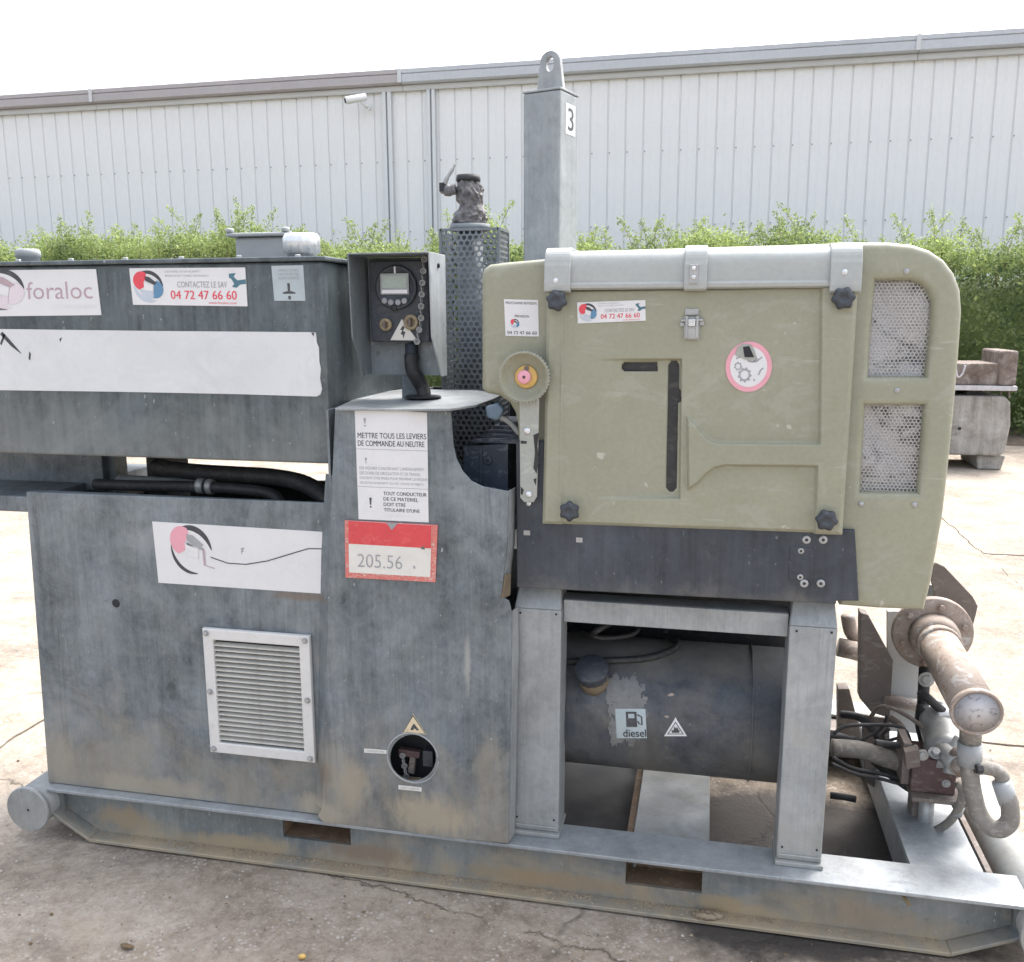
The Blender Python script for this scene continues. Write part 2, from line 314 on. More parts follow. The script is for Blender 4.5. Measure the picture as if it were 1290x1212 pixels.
class MB:
    def __init__(s): s.v = []; s.f = []; s.mi = []; s.sm = []; s.mats = []
    def mid(s, mat):
        if mat not in s.mats: s.mats.append(mat)
        return s.mats.index(mat)
    def add(s, vs, fs, mat, smooth=False):
        o = len(s.v); s.v += [tuple(v) for v in vs]; i = s.mid(mat)
        for f in fs: s.f.append(tuple(a+o for a in f)); s.mi.append(i); s.sm.append(smooth)
        return s
    def box(s, x0, x1, y0, y1, z0, z1, mat):
        vs = [(x,y,z) for x in (x0,x1) for y in (y0,y1) for z in (z0,z1)]
        return s.add(vs, [(0,1,3,2),(4,6,7,5),(0,4,5,1),(2,3,7,6),(0,2,6,4),(1,5,7,3)], mat)
    def hexa(s, a, b, mat):                          # two matching loops of 3-D points, front and back
        n = len(a); vs = list(a)+list(b)
        fs = [tuple(range(n)), tuple(range(2*n-1, n-1, -1))]+[(i, n+i, n+(i+1) % n, (i+1) % n) for i in range(n)]
        return s.add(vs, fs, mat)
    def prism(s, poly, y0, y1, mat): return s.hexa([(x,y0,z) for x,z in poly], [(x,y1,z) for x,z in poly], mat)
    def prismx(s, poly, x0, x1, mat): return s.hexa([(x0,y,z) for y,z in poly], [(x1,y,z) for y,z in poly], mat)
    def prismz(s, poly, z0, z1, mat): return s.hexa([(x,y,z0) for x,y in poly], [(x,y,z1) for x,y in poly], mat)
    def lathe(s, prof, c, axis, mat, seg=24, smooth=True, lobes=0, amp=0.0):
        X, Y, Z = frame_of(axis); c = Vector(c); vs = []; fs = []
        for r_, h in prof:
            for i in range(seg):
                a = 2*math.pi*i/seg; q = r_*(1+(amp*math.cos(lobes*a) if lobes else 0))
                vs.append(c+X*(q*math.cos(a))+Y*(q*math.sin(a))+Z*h)
        n = len(prof)
        for j in range(n-1):
            for i in range(seg):
                k2 = (i+1) % seg; fs.append((j*seg+i, j*seg+k2, (j+1)*seg+k2, (j+1)*seg+i))
        s.add(vs, fs, mat, smooth)
        o = len(s.v)-len(vs)
        for j, rev in ((0, True), (n-1, False)):
            if prof[j][0] > 1e-5:
                q = [o+j*seg+i for i in range(seg)]; s.f.append(tuple(reversed(q)) if rev else tuple(q)); s.mi.append(s.mid(mat)); s.sm.append(False)
        return s
    def cyl(s, p0, p1, r_, mat, seg=20, r2=None, ch=0.0):
        p0 = Vector(p0); p1 = Vector(p1); L = (p1-p0).length; r2 = r_ if r2 is None else r2
        prof = [(r_, 0), (r2, L)] if not ch else [(r_-ch, 0), (r_, ch), (r2, L-ch), (r2-ch, L)]
        return s.lathe(prof, p0, p1-p0, mat, seg)
    def tube(s, pts, r_, mat, seg=10, n=6, ridge=0.0):
        P = smooth_path(pts, n) if n > 1 else [Vector(p) for p in pts]
        vs = []; fs = []; X = None
        for i, p in enumerate(P):
            d = (P[min(i+1,len(P)-1)]-P[max(i-1,0)]).normalized()
            if X is None: X = frame_of(d)[0]
            X = (X-d*X.dot(d)).normalized(); Y = d.cross(X)
            q = r_[min(i*len(r_)//len(P), len(r_)-1)] if isinstance(r_, (list, tuple)) else r_
            q *= 1+(ridge if i % 2 else 0)
            for j in range(seg):
                a = 2*math.pi*j/seg; vs.append(p+X*(q*math.cos(a))+Y*(q*math.sin(a)))
        for i in range(len(P)-1):
            for j in range(seg):
                k2 = (j+1) % seg; fs.append((i*seg+j, i*seg+k2, (i+1)*seg+k2, (i+1)*seg+j))
        fs += [tuple(reversed(range(seg))), tuple(range((len(P)-1)*seg, len(P)*seg))]
        return s.add(vs, fs, mat, True)
    def sphere(s, c, r_, mat, seg=14, sq=(1,1,1), jit=0.0):
        vs = []; fs = []; n = seg//2
        for j in range(n+1):
            for i in range(seg):
                t = math.pi*j/n; a = 2*math.pi*i/seg; q = r_*(1+random.uniform(-jit, jit))
                vs.append((c[0]+q*sq[0]*math.sin(t)*math.cos(a), c[1]+q*sq[1]*math.sin(t)*math.sin(a), c[2]+q*sq[2]*math.cos(t)))
        for j in range(n):
            for i in range(seg):
                k2 = (i+1) % seg; fs.append((j*seg+i, (j+1)*seg+i, (j+1)*seg+k2, j*seg+k2))
        return s.add(vs, fs, mat, True)
    def plate(s, outer, holes, y0, y1, mat, bev=0.0, seg=2):   # flat plate in XZ with holes, rounded rims
        c = bpy.data.curves.new('plate', 'CURVE'); c.dimensions = '2D'; c.fill_mode = 'BOTH'
        for lp in [outer]+list(holes):
            sp = c.splines.new('POLY'); sp.points.add(len(lp)-1); sp.use_cyclic_u = True
            for p, (x, z) in zip(sp.points, lp): p.co = (x, z, 0, 1)
        c.extrude = max(1e-5, (y1-y0)/2-bev); c.bevel_depth = bev; c.bevel_resolution = seg; c.offset = -bev
        o = bpy.data.objects.new('plate', c); COL.objects.link(o)
        me = bpy.data.meshes.new_from_object(o)
        ym = (y0+y1)/2
        vs = [(v.co.x, ym-v.co.z, v.co.y) for v in me.vertices]
        s.add(vs, [tuple(p.vertices) for p in me.polygons], mat)
        bpy.data.objects.remove(o); bpy.data.curves.remove(c); bpy.data.meshes.remove(me)
        return s
    def build(s, name, parent=None, bevel=0.0, recalc=True, seg=2, solid=0.0, weld=False):
        me = bpy.data.meshes.new(name); me.from_pydata(s.v, [], s.f)
        for q in s.mats: me.materials.append(M[q])
        me.polygons.foreach_set('material_index', s.mi); me.polygons.foreach_set('use_smooth', s.sm)
        if recalc or weld:
            b = bmesh.new(); b.from_mesh(me)
            if weld: bmesh.ops.remove_doubles(b, verts=b.verts, dist=1e-5)
            bmesh.ops.recalc_face_normals(b, faces=b.faces); b.to_mesh(me); b.free()
        me.update()
        o = bpy.data.objects.new(name, me); COL.objects.link(o)
        if parent: adopt(o, parent)
        if solid:
            q = o.modifiers.new('solid', 'SOLIDIFY'); q.thickness = solid; q.offset = 0
        if bevel:
            q = o.modifiers.new('bevel', 'BEVEL'); q.width = bevel; q.segments = seg; q.limit_method = 'ANGLE'; q.angle_limit = R(38)
        return o
def adopt(o, parent):
    o.parent = parent
    o.matrix_parent_inverse = world_of(parent).inverted()
def world_of(p):
    W = Matrix.Translation(p.location) @ p.rotation_euler.to_matrix().to_4x4()
    return world_of(p.parent) @ p.matrix_parent_inverse @ W if p.parent else W
def tag(o, label=None, cat=None, group=None, kind=None):
    for a, v in (('label', label), ('category', cat), ('group', group), ('kind', kind)):
        if v: o[a] = v
    return o
def empty(name, loc): 
    o = bpy.data.objects.new(name, None); o.location = loc; o.empty_display_size = .2; COL.objects.link(o); return o
def copy_part(o, parent, dx):                       # a copy of a part at an offset, sharing its mesh
    c = o.copy(); COL.objects.link(c); adopt(c, parent); c.location = Vector(o.location)+Vector(dx)
    return c

_glyph = {}
def text_geo(txt, bold=0.0):
    key = (txt, bold)
    if key in _glyph: return _glyph[key]
    c = bpy.data.curves.new('t', 'FONT'); c.body = txt; c.size = 1; c.offset = bold; c.resolution_u = 3; c.align_x = 'LEFT'
    o = bpy.data.objects.new('t', c); COL.objects.link(o)
    me = bpy.data.meshes.new_from_object(o)
    vs = [(v.co.x, v.co.y) for v in me.vertices]; fs = [tuple(p.vertices) for p in me.polygons]
    bpy.data.objects.remove(o); bpy.data.curves.remove(c); bpy.data.meshes.remove(me)
    x0 = min(v[0] for v in vs); x1 = max(v[0] for v in vs); y0 = min(v[1] for v in vs); y1 = max(v[1] for v in vs)
    vs = [((x-x0)/(x1-x0), (y1-y)/(y1-y0)) for x, y in vs]
    _glyph[key] = (vs, fs); return _glyph[key]

class Sticker:                                       # printed flat thing: uv (v down) mapped on a real surface
    def __init__(s, corners, mat, thick=.0012, poly=None, fn=None):
        s.mb = MB(); s.th = thick; s.st = .0012 if fn else .0004
        if fn: s.fn = fn
        else:
            A, B, C_, D = [Vector(c) for c in corners]; n = (B-A).cross(D-A).normalized()
            if n.dot(CAM-A) < 0: n = -n
            s.fn = lambda u, v, o: (A*(1-u)+B*u)*(1-v)+(D*(1-u)+C_*u)*v+n*o
        poly = poly or [(0,0),(1,0),(1,1),(0,1)]
        if fn:                                       # curved: strips
            N = 8
            for i in range(N):
                for j in range(N):
                    q = [(i/N,j/N),((i+1)/N,j/N),((i+1)/N,(j+1)/N),(i/N,(j+1)/N)]
                    s.mb.add([s.fn(u,v,thick) for u,v in q], [(0,1,2,3)], mat)
        else: s.mb.hexa([s.fn(u,v,thick) for u,v in poly], [s.fn(u,v,-.0006) for u,v in poly], mat)
    def text(s, t, u0, v0, u1, v1, mat, bold=.0, lay=1):
        vs, fs = text_geo(t, min(bold, 0.0))
        em = (u1-u0)/max(1, len(t))*1.6
        for q in ((-1, 0, 1) if bold > 0 else (0,)):      # heavier strokes: overprinted with a small shift
            s.mb.add([s.fn(u0+(u1-u0)*x+q*bold*em, v0+(v1-v0)*y, s.th+s.st*(lay+.14*q)) for x, y in vs], fs, mat)
        return s
    def poly(s, pts, mat, lay=1):
        s.mb.add([s.fn(u, v, s.th+s.st*lay) for u, v in pts], [tuple(range(len(pts)))], mat); return s
    def strip(s, a, b, mat, lay=1):                  # two matching rows of points
        n = len(a); s.mb.add([s.fn(u, v, s.th+s.st*lay) for u, v in list(a)+list(b)], [(i, i+1, n+i+1, n+i) for i in range(n-1)], mat); return s
    def line(s, pts, wu, mat, lay=1, asp=1.0):
        a = []; b = []
        for i, (u, v) in enumerate(pts):
            p, q = pts[max(i-1,0)], pts[min(i+1,len(pts)-1)]
            dx, dy = (q[0]-p[0])*asp, q[1]-p[1]; L = math.hypot(dx, dy) or 1
            nx, ny = -dy/L*wu, dx/L*wu
            a.append((u+nx/asp, v+ny)); b.append((u-nx/asp, v-ny))
        return s.strip(a, b, mat, lay)
    def logo(s, uc, vc, ru, rv, cols, low=None):
        T = lambda P: [(uc+x*ru, vc-y*rv) for x, y in P]
        dark, red, blue, grey, shade = cols
        def cres(a0, a1, ox, oy, ri, mat, n=18):
            o = [(math.cos(R(a0+(a1-a0)*i/n)), math.sin(R(a0+(a1-a0)*i/n))) for i in range(n+1)]
            q = []
            for i in range(n+1):
                t = i/n; e = math.sin(math.pi*t)**.6; rr = 1-(1-ri)*e
                q.append((o[i][0]*rr, o[i][1]*rr))
            s.strip(T(o), T(q), mat, 1)
        if grey: cres(175, 300, .1, .1, .72, grey)
        if low: cres(170, 285, 0, 0, .84, low)
        if dark: cres(130, 0, 0, 0, .76, dark)
        if red: s.poly(T(arc(-.42, .36, .58, 60, 250, 16)+[(-.28,-.02),(-.25,.35),(-.05,.52)]), red, 2)
        if blue: s.poly(T(arc(.44, -.16, .56, -105, 75, 16)+[(.40,.10),(.34,-.2)]), blue, 2)
        if grey: s.poly(T([(-.62,-.15),(-.28,-.25),(.3,-.32),(.28,-.72),(-.05,-.86),(-.4,-.62)]), grey, 2)
        if shade: s.poly(T([(-.20,.62),(.10,.60),(.62,.22),(.40,.10),(-.16,.36)]), shade, 3)
        s.poly(T([(-.28,.30),(.36,.12),(.32,-.32),(-.28,-.22)]), 'white_vinyl', 4)
        return s
    def build(s, name, parent): return s.mb.build(name, parent, recalc=False)
def quad(px, Y): return [at(a, b, Y) for a, b in px]
def hexbolt(mb, c, r_, axis=(0,-1,0), mat='zinc', washer=True, h=.006):
    if washer: mb.lathe([(r_*1.55, 0), (r_*1.55, .0018)], c, axis, mat, 18, False)
    mb.lathe([(r_, 0), (r_, h), (r_*.82, h+.0012)], c, axis, mat, 6, False)
def screw(mb, c, r_, axis=(0,-1,0), mat='zinc'):
    mb.lathe([(r_*1.3, 0), (r_*1.3, .0015), (r_, .002), (r_*.8, r_*.55), (r_*.3, r_*.75)], c, axis, mat, 14)

def perforated(mb, fn, w, h, pitch, hole, mat, inside=None):   # hexagonal-pitch sheet with real holes; fn(a,b)->3-D
    nx = int(w/pitch)+2; dz = pitch*math.sqrt(3)/2; nz = int(h/dz)+2; ro = pitch/math.sqrt(3)
    for j in range(nz):
        for i in range(nx):
            a = i*pitch+(pitch/2 if j % 2 else 0); b = j*dz
            if a > w or b > h or (inside and not inside(a, b)): continue
            vs = []
            for rr in (ro, hole):
                for q in range(6):
                    t = R(30+60*q); vs.append(fn(min(max(a+rr*math.cos(t), 0), w), min(max(b+rr*math.sin(t), 0), h)))
            mb.add(vs, [(q, (q+1) % 6, 6+(q+1) % 6, 6+q) for q in range(6)], mat)

# ================================================================== SETTING
g = MB(); g.add([(-450,-300,-.013),(450,-300,-.013),(450,450,-.013),(-450,450,-.013)], [(0,1,2,3)], 'joint_sand')
ground = tag(g.build('ground', recalc=False), kind='structure')
# concrete yard cast in slabs, with open joints
GX = [-23.4, -19.8, -16.2, -12.6, -9.0, -5.4, -1.95, 2.19, 5.8, 9.4]; GY = [-5.2, -1.6, 1.19, 3.98, 7.2, 9.15]
yard = empty('concrete_yard', (0,0,0)); tag(yard, kind='structure')
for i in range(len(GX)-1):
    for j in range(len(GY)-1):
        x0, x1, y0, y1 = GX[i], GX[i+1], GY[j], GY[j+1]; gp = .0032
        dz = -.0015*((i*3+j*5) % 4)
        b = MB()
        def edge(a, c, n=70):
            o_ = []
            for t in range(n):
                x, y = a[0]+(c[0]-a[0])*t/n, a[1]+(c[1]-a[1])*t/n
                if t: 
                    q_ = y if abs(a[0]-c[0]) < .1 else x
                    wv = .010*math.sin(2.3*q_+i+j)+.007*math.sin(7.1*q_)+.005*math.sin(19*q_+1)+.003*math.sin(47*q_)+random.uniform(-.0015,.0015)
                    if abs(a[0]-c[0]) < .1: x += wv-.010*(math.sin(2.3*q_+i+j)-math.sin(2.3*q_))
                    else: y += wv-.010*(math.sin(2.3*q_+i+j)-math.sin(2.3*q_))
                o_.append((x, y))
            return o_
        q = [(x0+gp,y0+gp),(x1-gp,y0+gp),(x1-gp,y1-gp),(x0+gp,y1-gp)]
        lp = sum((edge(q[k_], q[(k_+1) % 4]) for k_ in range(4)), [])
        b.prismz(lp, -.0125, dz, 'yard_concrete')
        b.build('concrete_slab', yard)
soil = MB()
N = 60; rows = [(9.13, -.05), (9.25, .02), (9.6, .07), (10.5, .10), (13.5, .08)]
vs = []; fs = []
for j, (y, z) in enumerate(rows):
    for i in range(N+1): vs.append((-26+38*i/N, y+random.uniform(-.03,.03)*(j > 0), z+random.uniform(-.025,.025)*(j > 0)))
for j in range(len(rows)-1):
    for i in range(N): fs.append((j*(N+1)+i, j*(N+1)+i+1, (j+1)*(N+1)+i+1, (j+1)*(N+1)+i))
soil.add(vs, fs, 'soil', True); tag(soil.build('planting_bed', recalc=False), kind='structure')

# ------------------------------------------------------------------ warehouse
WA = R(-.75)
def wp(x, d=0.0):                                    # a point on the wall line, d metres in front of it
    return (x*math.cos(WA)+d*math.sin(WA), 13.93+x*math.sin(WA)-d*math.cos(WA))
wh = empty('warehouse', (-4, 14, 0)); tag(wh, 'long pale grey ribbed metal warehouse with brown eaves behind the hedge', 'warehouse')
EAVE = 5.36; PITCHW = .2955
body = MB()
a0, a1 = wp(-26.0, -.06), wp(13.0, -.06)
body.hexa([(a0[0],a0[1],0),(a1[0],a1[1],0),(a1[0],a1[1],5.5),(a0[0],a0[1],5.5)], [(a0[0],a0[1]+14,0),(a1[0],a1[1]+14,0),(a1[0],a1[1]+14,5.5),(a0[0],a0[1]+14,5.5)], 'wall_paint')
body.build('wall', wh)
# one cladding panel: flat pan with two faint swages and a deep side rib
pan = MB(); P_ = PITCHW
prof = [(0,-.022),(.010,-.022),(.022,.0),(.135,.0),(.141,.0025),(.154,.0025),(.160,.0),(P_-.012,.0),(P_,-.022)]
vs = []; fs = []
for z in (0.0, 5.44):
    for x, d in prof: vs.append((x, -d, z))
n = len(prof)
for i in range(n-1): fs.append((i, i+1, n+i+1, n+i))
pan.add(vs, fs, 'wall_paint')
p0 = None; kk = 0
for i in range(-87, 44):
    x = .128+PITCHW*i-.012; q = wp(x)
    if p0 is None:
        p0 = pan.build('cladding_panel', wh, recalc=False); o = p0
    else:
        o = p0.copy(); COL.objects.link(o)
    adopt(o, wh); o.location = (q[0], q[1], 0); o.rotation_euler = (0, 0, WA)
    o.location = (q[0], q[1], 0)
b = MB()
for i in range(-87, 44):
    for z in (2.95, 4.15):
        q = wp(.128+PITCHW*i-.012+.035, .0); b.box(q[0]-.010, q[0]+.010, q[1]-.012, q[1]-.0005, z-.010, z+.010, 'print_grey')
sc_ = b.build('fixing_screws', wh); sc_['kind'] = 'stuff'
def wallprism(poly, x0, x1, mat, name, n=1):           # poly of (d out, z) extruded along the wall
    b = MB(); A = [wp(x0, d)+(z,) for d, z in poly]; B = [wp(x1, d)+(z,) for d, z in poly]
    b.hexa(A, B, mat); return b
segs = [(-26.0, -11.02, 'fascia_brown'), (-11.012, -4.93, 'fascia_brown'), (-4.922, 3.4, 'fascia_reflect'), (3.408, 13, 'fascia_reflect')]
for x0, x1, mt in segs:
    b = wallprism([(0,5.40),(.16,5.40),(.19,5.43),(.19,5.555),(.17,5.565),(.19,5.575),(.19,5.64),(.15,5.66),(0,5.66)], x0, x1, mt, 'f')
    f = b.build('gutter', wh)
    b = wallprism([(.0,5.31),(.075,5.31),(.085,5.335),(.085,5.396),(0,5.396)], x0, x1, 'fascia_lip', 'l'); b.build('eaves_flashing', f)
    b = wallprism([(.195,5.42),(.21,5.42),(.21,5.65),(.195,5.65)], x1-.05, x1+.02, 'fascia_lip', 's'); b.build('gutter_joint', f)
b = wallprism([(.0,5.662),(-7,6.45),(-14.1,5.662)], -26.05, 13.05, 'roof_metal', 'r'); b.build('roof', wh)
for xx, wdt in ((-5.24,.17),(-4.43,.15)):              # pale cover strips with a dark seam
    b = wallprism([(.032,.0),(.075,.0),(.075,5.31),(.032,5.31)], xx-wdt/2, xx-.015, 'wall_trim', 't'); b.build('cover_strip', wh, bevel=.006)
    b = wallprism([(.032,.0),(.075,.0),(.075,5.31),(.032,5.31)], xx+.015, xx+wdt/2, 'wall_trim', 't'); b.build('cover_strip', wh, bevel=.006)
    b = wallprism([(.030,.0),(.042,.0),(.042,5.31),(.030,5.31)], xx-.018, xx+.018, 'print_grey', 't'); b.build('seam', wh)

# security camera under the eaves
cp = at(455, 125, 13.75)
sc = empty('security_camera', cp); tag(sc, 'small white security camera on the warehouse wall under the eaves', 'camera')
b = MB(); b.cyl((cp.x-.20, cp.y-.22, cp.z-.06), (cp.x+.10, cp.y-.02, cp.z+.03), .065, 'white_plastic', 16, ch=.01); b.build('body', sc)
b = MB(); b.cyl((cp.x-.203, cp.y-.223, cp.z-.0605), (cp.x-.196, cp.y-.216, cp.z-.058), .045, 'dark_void', 14); b.build('lens', sc)
b = MB(); b.tube([(cp.x, cp.y-.08, cp.z-.03), (cp.x+.06, cp.y, cp.z-.10), (cp.x+.06, cp.y+.17, cp.z-.10)], .022, 'white_plastic'); b.cyl((cp.x+.06, cp.y+.13, cp.z-.10), (cp.x+.06, cp.y+.17, cp.z-.10), .06, 'white_plastic'); b.build('bracket', sc)

# ------------------------------------------------------------------ hedge
hedge = empty('hedge', (-3, 10.4, 0)); tag(hedge, 'long leafy green hedge with straggling shoots below the warehouse wall', 'hedge')
HX0, HX1, HY0, HY1 = -21.0, 9.5, 9.55, 11.3
def lump(x, y, z=0):
    return (math.sin(x*1.9+.7*math.sin(z*2.1))*.5+math.sin(x*4.3+1.3+z)*.3+math.sin(x*9.1+y*3+z*4)*.2)
def htop(x, y): return 2.44+.13*lump(x, y)+.10*math.sin(x*.8+1)-.20*min(1, max(0, (x+2.5)/2))
core = MB(); NX = 90; vs = []; fs = []
loop = [(HY0+.62,.05),(HY0+.60,.8),(HY0+.62,1.6),(HY0+.72,2.02),(HY0+.95,2.16),(HY1-.65,2.12),(HY1-.45,1.8),(HY1-.4,.05)]
for i in range(NX+1):
    x = HX0+.2+(HX1-HX0-.4)*i/NX
    for y, z in loop: vs.append((x, y+random.uniform(-.06,.06), z*(htop(x, y)-.18)/2.3+random.uniform(-.05,.05)))
n = len(loop)
for i in range(NX):
    for j in range(n): fs.append((i*n+j, i*n+(j+1) % n, (i+1)*n+(j+1) % n, (i+1)*n+j))
core.add(vs, fs, 'leaf', True); 
def leaves(pos, size, name, mat, upbias=.3):
    n = len(pos); d = rng.normal(size=(n,3)); d[:,2] += upbias; d /= np.linalg.norm(d, axis=1)[:,None]
    t = rng.normal(size=(n,3)); t -= d*(t*d).sum(1)[:,None]; t /= np.linalg.norm(t, axis=1)[:,None]
    bt = np.cross(d, t); L = (size*rng.uniform(.65,1.35,n))[:,None]; W = L*.5
    bend = d*L*.14
    v = np.stack([pos-t*L*.5, pos+bt*W*.5-bend*.4, pos+t*L*.5-bend, pos-bt*W*.5-bend*.4], 1).reshape(-1,3)
    me = bpy.data.meshes.new(name); me.vertices.add(4*n); me.vertices.foreach_set('co', v.ravel())
    me.loops.add(4*n); me.loops.foreach_set('vertex_index', np.arange(4*n, dtype=np.int32))
    me.polygons.add(n); me.polygons.foreach_set('loop_start', np.arange(0,4*n,4,dtype=np.int32)); me.polygons.foreach_set('loop_total', np.full(n,4,dtype=np.int32))
    me.materials.append(M[mat]); me.update(calc_edges=True); me.validate()
    o = bpy.data.objects.new(name, me); COL.objects.link(o); adopt(o, hedge); o['kind'] = 'stuff'; return o
lumpv = np.vectorize(lump); htopv = np.vectorize(htop)
nf = 140000
x = rng.uniform(HX0, HX1, nf);  z = rng.uniform(0.05, 2.62, nf); tp = htopv(x, 10)
y = HY0+.18-.36*lumpv(x, 0, z*2.3)+np.abs(rng.normal(0,.17,nf))+np.clip((z-2.0)*.35,0,None)
keep = z < tp+rng.uniform(-.2,.08,nf); front = np.stack([x,y,z],1)[keep]
nt_ = 115000
x = rng.uniform(HX0, HX1, nt_); y = rng.uniform(HY0+.05, HY1, nt_); z = htopv(x, y)-np.abs(rng.normal(0,.12,nt_))+.07*rng.normal(size=nt_)+.12*lumpv(x*2.3,y*2)
top = np.stack([x,y,z],1)
leaves(front, .062, 'foliage', 'leaf')
leaves(top, .048, 'foliage', 'leaf_young')
sh = []; stems = MB()
for i in range(630):
    x = random.uniform(HX0, HX1); y = random.uniform(HY0+.1, HY1-.5); h = random.choice((.06,.10,.14,.18,.22,.3,.42))*random.uniform(.7,1.2)
    z0 = htop(x, y)-.1; lx = random.uniform(-.7,.7)*h; ly = random.uniform(-.3,.2)*h
    pts = [(x,y,z0-.3),(x+lx*.3,y+ly*.3,z0+h*.5),(x+lx,y+ly,z0+h+.1)]
    stems.tube(pts, [.0035,.003,.002], 'twig', 4, 3)
    nl = int(75*h/.25)+20
    for q in range(nl):
        t = (q+.5)/nl; spread = .10*(1-t*.8)
        sh.append((x+lx*t*t+random.gauss(0,spread), y+ly*t+random.gauss(0,spread), z0+(h+.1)*t+random.gauss(0,.02)))
leaves(np.array(sh), .042, 'young_shoots', 'leaf_young', .6)
for i in range(110):                                     # woody stems inside
    x = HX0+.3+(HX1-HX0-.6)*i/109+random.uniform(-.1,.1); y = random.uniform(HY0+.4, HY1-.4)
    stems.tube([(x,y,.0),(x+random.uniform(-.1,.1),y,.9),(x+random.uniform(-.25,.25),y+random.uniform(-.2,.2),2.1)], [.03,.02,.012], 'twig', 6, 3)
so = stems.build('stems', hedge, recalc=False); so['kind'] = 'stuff'
co_ = core.build('inner_foliage', hedge, recalc=False); co_['kind'] = 'stuff'

# ------------------------------------------------------------------ concrete blocks by the hedge
cb = empty('concrete_block', (2.9, 7.6, 0)); tag(cb, 'big weathered concrete block on feet standing on the yard before the hedge', 'concrete block')
x0 = 2.15; x1 = xz(1277, 500, 7.3)[0]
b = MB(); tz = xz(1230, 499, 7.3)[1]; bz = xz(1230, 574, 7.3)[1]
lp = [(x0,bz),(x1-.10,bz-.0),(x1-.03,bz+.02),(x1+.0,bz+.3),(x1-.02,tz-.06),(x1-.07,tz),(x0,tz)]
b.prism(lp, 7.3, 8.05, 'old_concrete'); b.build('block', cb, bevel=.02)
for fx in (x0+.08, x1-.24):
    b = MB(); b.prism([(fx,0.0),(fx+.21,0.0),(fx+.24,bz-.002),(fx-.02,bz-.002)], 7.36, 8.0, 'old_concrete'); b.build('foot', cb, bevel=.015)
b = MB(); hx, hz = xz(1209, 540, 7.29); b.lathe([(.016,0),(.016,.006)], (hx,7.299,hz), (0,-1,0), 'dark_void', 12); b.build('hole', cb)
lz = xz(1270, 499, 7.3)[1]
b = MB(); lx_ = xz(1268, 498, 7.3)[0]; b.tube([(lx_-.03,7.4,tz-.02),(lx_-.02,7.4,tz+.05),(lx_+.01,7.4,tz+.075),(lx_+.04,7.4,tz+.05),(lx_+.05,7.4,tz-.02)], .012, 'rust_plate', 8); b.build('lifting_loop', cb)
kb = empty('concrete_kerb_form', (2.9, 7.6, tz)); tag(kb, 'stained reddish concrete beam with upright end lying on top of the weathered block', 'concrete beam')
pz0, pz1 = xz(1240, 492, 7.3)[1], xz(1240, 486, 7.3)[1]
b = MB(); b.box(x0, xz(1281, 490, 7.3)[0], 7.28, 8.0, pz0, pz1, 'pale_end'); b.build('plank', kb, bevel=.006)
bt = xz(1230, 458, 7.3)[1]
b = MB(); b.box(x0, xz(1262, 470, 7.3)[0], 7.33, 7.9, pz1+.002, bt, 'rusty_concrete'); b.build('beam', kb, bevel=.015)
ex0, ex1 = xz(1259, 470, 7.3)[0], xz(1283, 470, 7.3)[0]
b = MB(); b.box(ex0, ex1-.01, 7.30, 7.95, pz1+.002, xz(1270, 442, 7.3)[1], 'rusty_concrete'); b.build('upright', kb, bevel=.02)
b = MB(); b.box(x0+.2, x0+.5, 7.4, 7.8, tz+.002, pz0-.002, 'rubber_black'); b.build('packer', kb); b = MB(); b.box(xz(1222,495,7.3)[0], xz(1242,495,7.3)[0], 7.4, 7.8, tz+.002, pz0-.002, 'rubber_black'); b.build('packer', kb)
hk = xz(1210, 468, 7.3)
b = MB(); b.tube([(hk[0]-.05,7.31,hk[1]+.06),(hk[0]-.02,7.30,hk[1]-.05),(hk[0]+.02,7.30,hk[1]-.02),(hk[0]+.04,7.31,hk[1]+.06)], .010, 'pale_end', 6); b.build('hook', kb)

# ================================================================== THE MACHINE
pu = empty('hydraulic_power_unit', (0, .5, .155))
tag(pu, 'large skid mounted diesel hydraulic power unit with galvanised cabinet and green engine hood', 'power unit')
FZ = .155                                             # top of the skid flange

# ---- skid
sx0, sx1 = -1.365, 1.236
skid = MB()
for ya, yb in ((-.03, .095), (.955, 1.08)):
    skid.box(sx0, sx1, ya, yb, FZ-.010, FZ, 'galvanised_bright' if ya < 0 else 'galvanised_light')
    skid.hexa([(sx0+.125,ya,.001),(sx1-.165,ya,.001),(sx1-.165,yb,.001),(sx0+.125,yb,.001)], [(sx0+.125,ya,.011),(sx1-.165,ya,.011),(sx1-.165,yb,.011),(sx0+.125,yb,.011)], 'galvanised_skid')
    for s_, xa, xb in ((1, sx0+.002, sx0+.125), (-1, sx1-.165, sx1-.002)):   # turned-up runner ends
        za, zb = (.075, .0015) if s_ > 0 else (.0015, .075)
        skid.hexa([(xa,ya,za),(xb,ya,zb),(xb,yb,zb),(xa,yb,za)], [(xa,ya,za+.01),(xb,ya,zb+.01),(xb,yb,zb+.01),(xa,yb,za+.01)], 'galvanised_skid')
ym = .020
def pocket(pxs):
    a, c = xz(*pxs[0], ym), xz(*pxs[1], ym); return [(a[0],c[1]),(c[0],c[1]),(c[0],a[1]),(a[0],a[1])]
pk1 = [( -.630,.062),(-.440,.062),(-.440,.131),(-.630,.131)]
pk2 = [xz(788,1112,ym), xz(884,1122,ym), xz(884,1090,ym), xz(788,1080,ym)]
zlo = min(p[1] for p in pk2); zhi = .138
pk2 = [(pk2[0][0],zlo),(pk2[1][0],zlo),(pk2[1][0],zhi),(pk2[0][0],zhi)]
pk1 = [xz(358,1053,ym), xz(443,1062,ym), xz(443,1040,ym), xz(358,1030,ym)]
zl1 = min(p[1] for p in pk1)
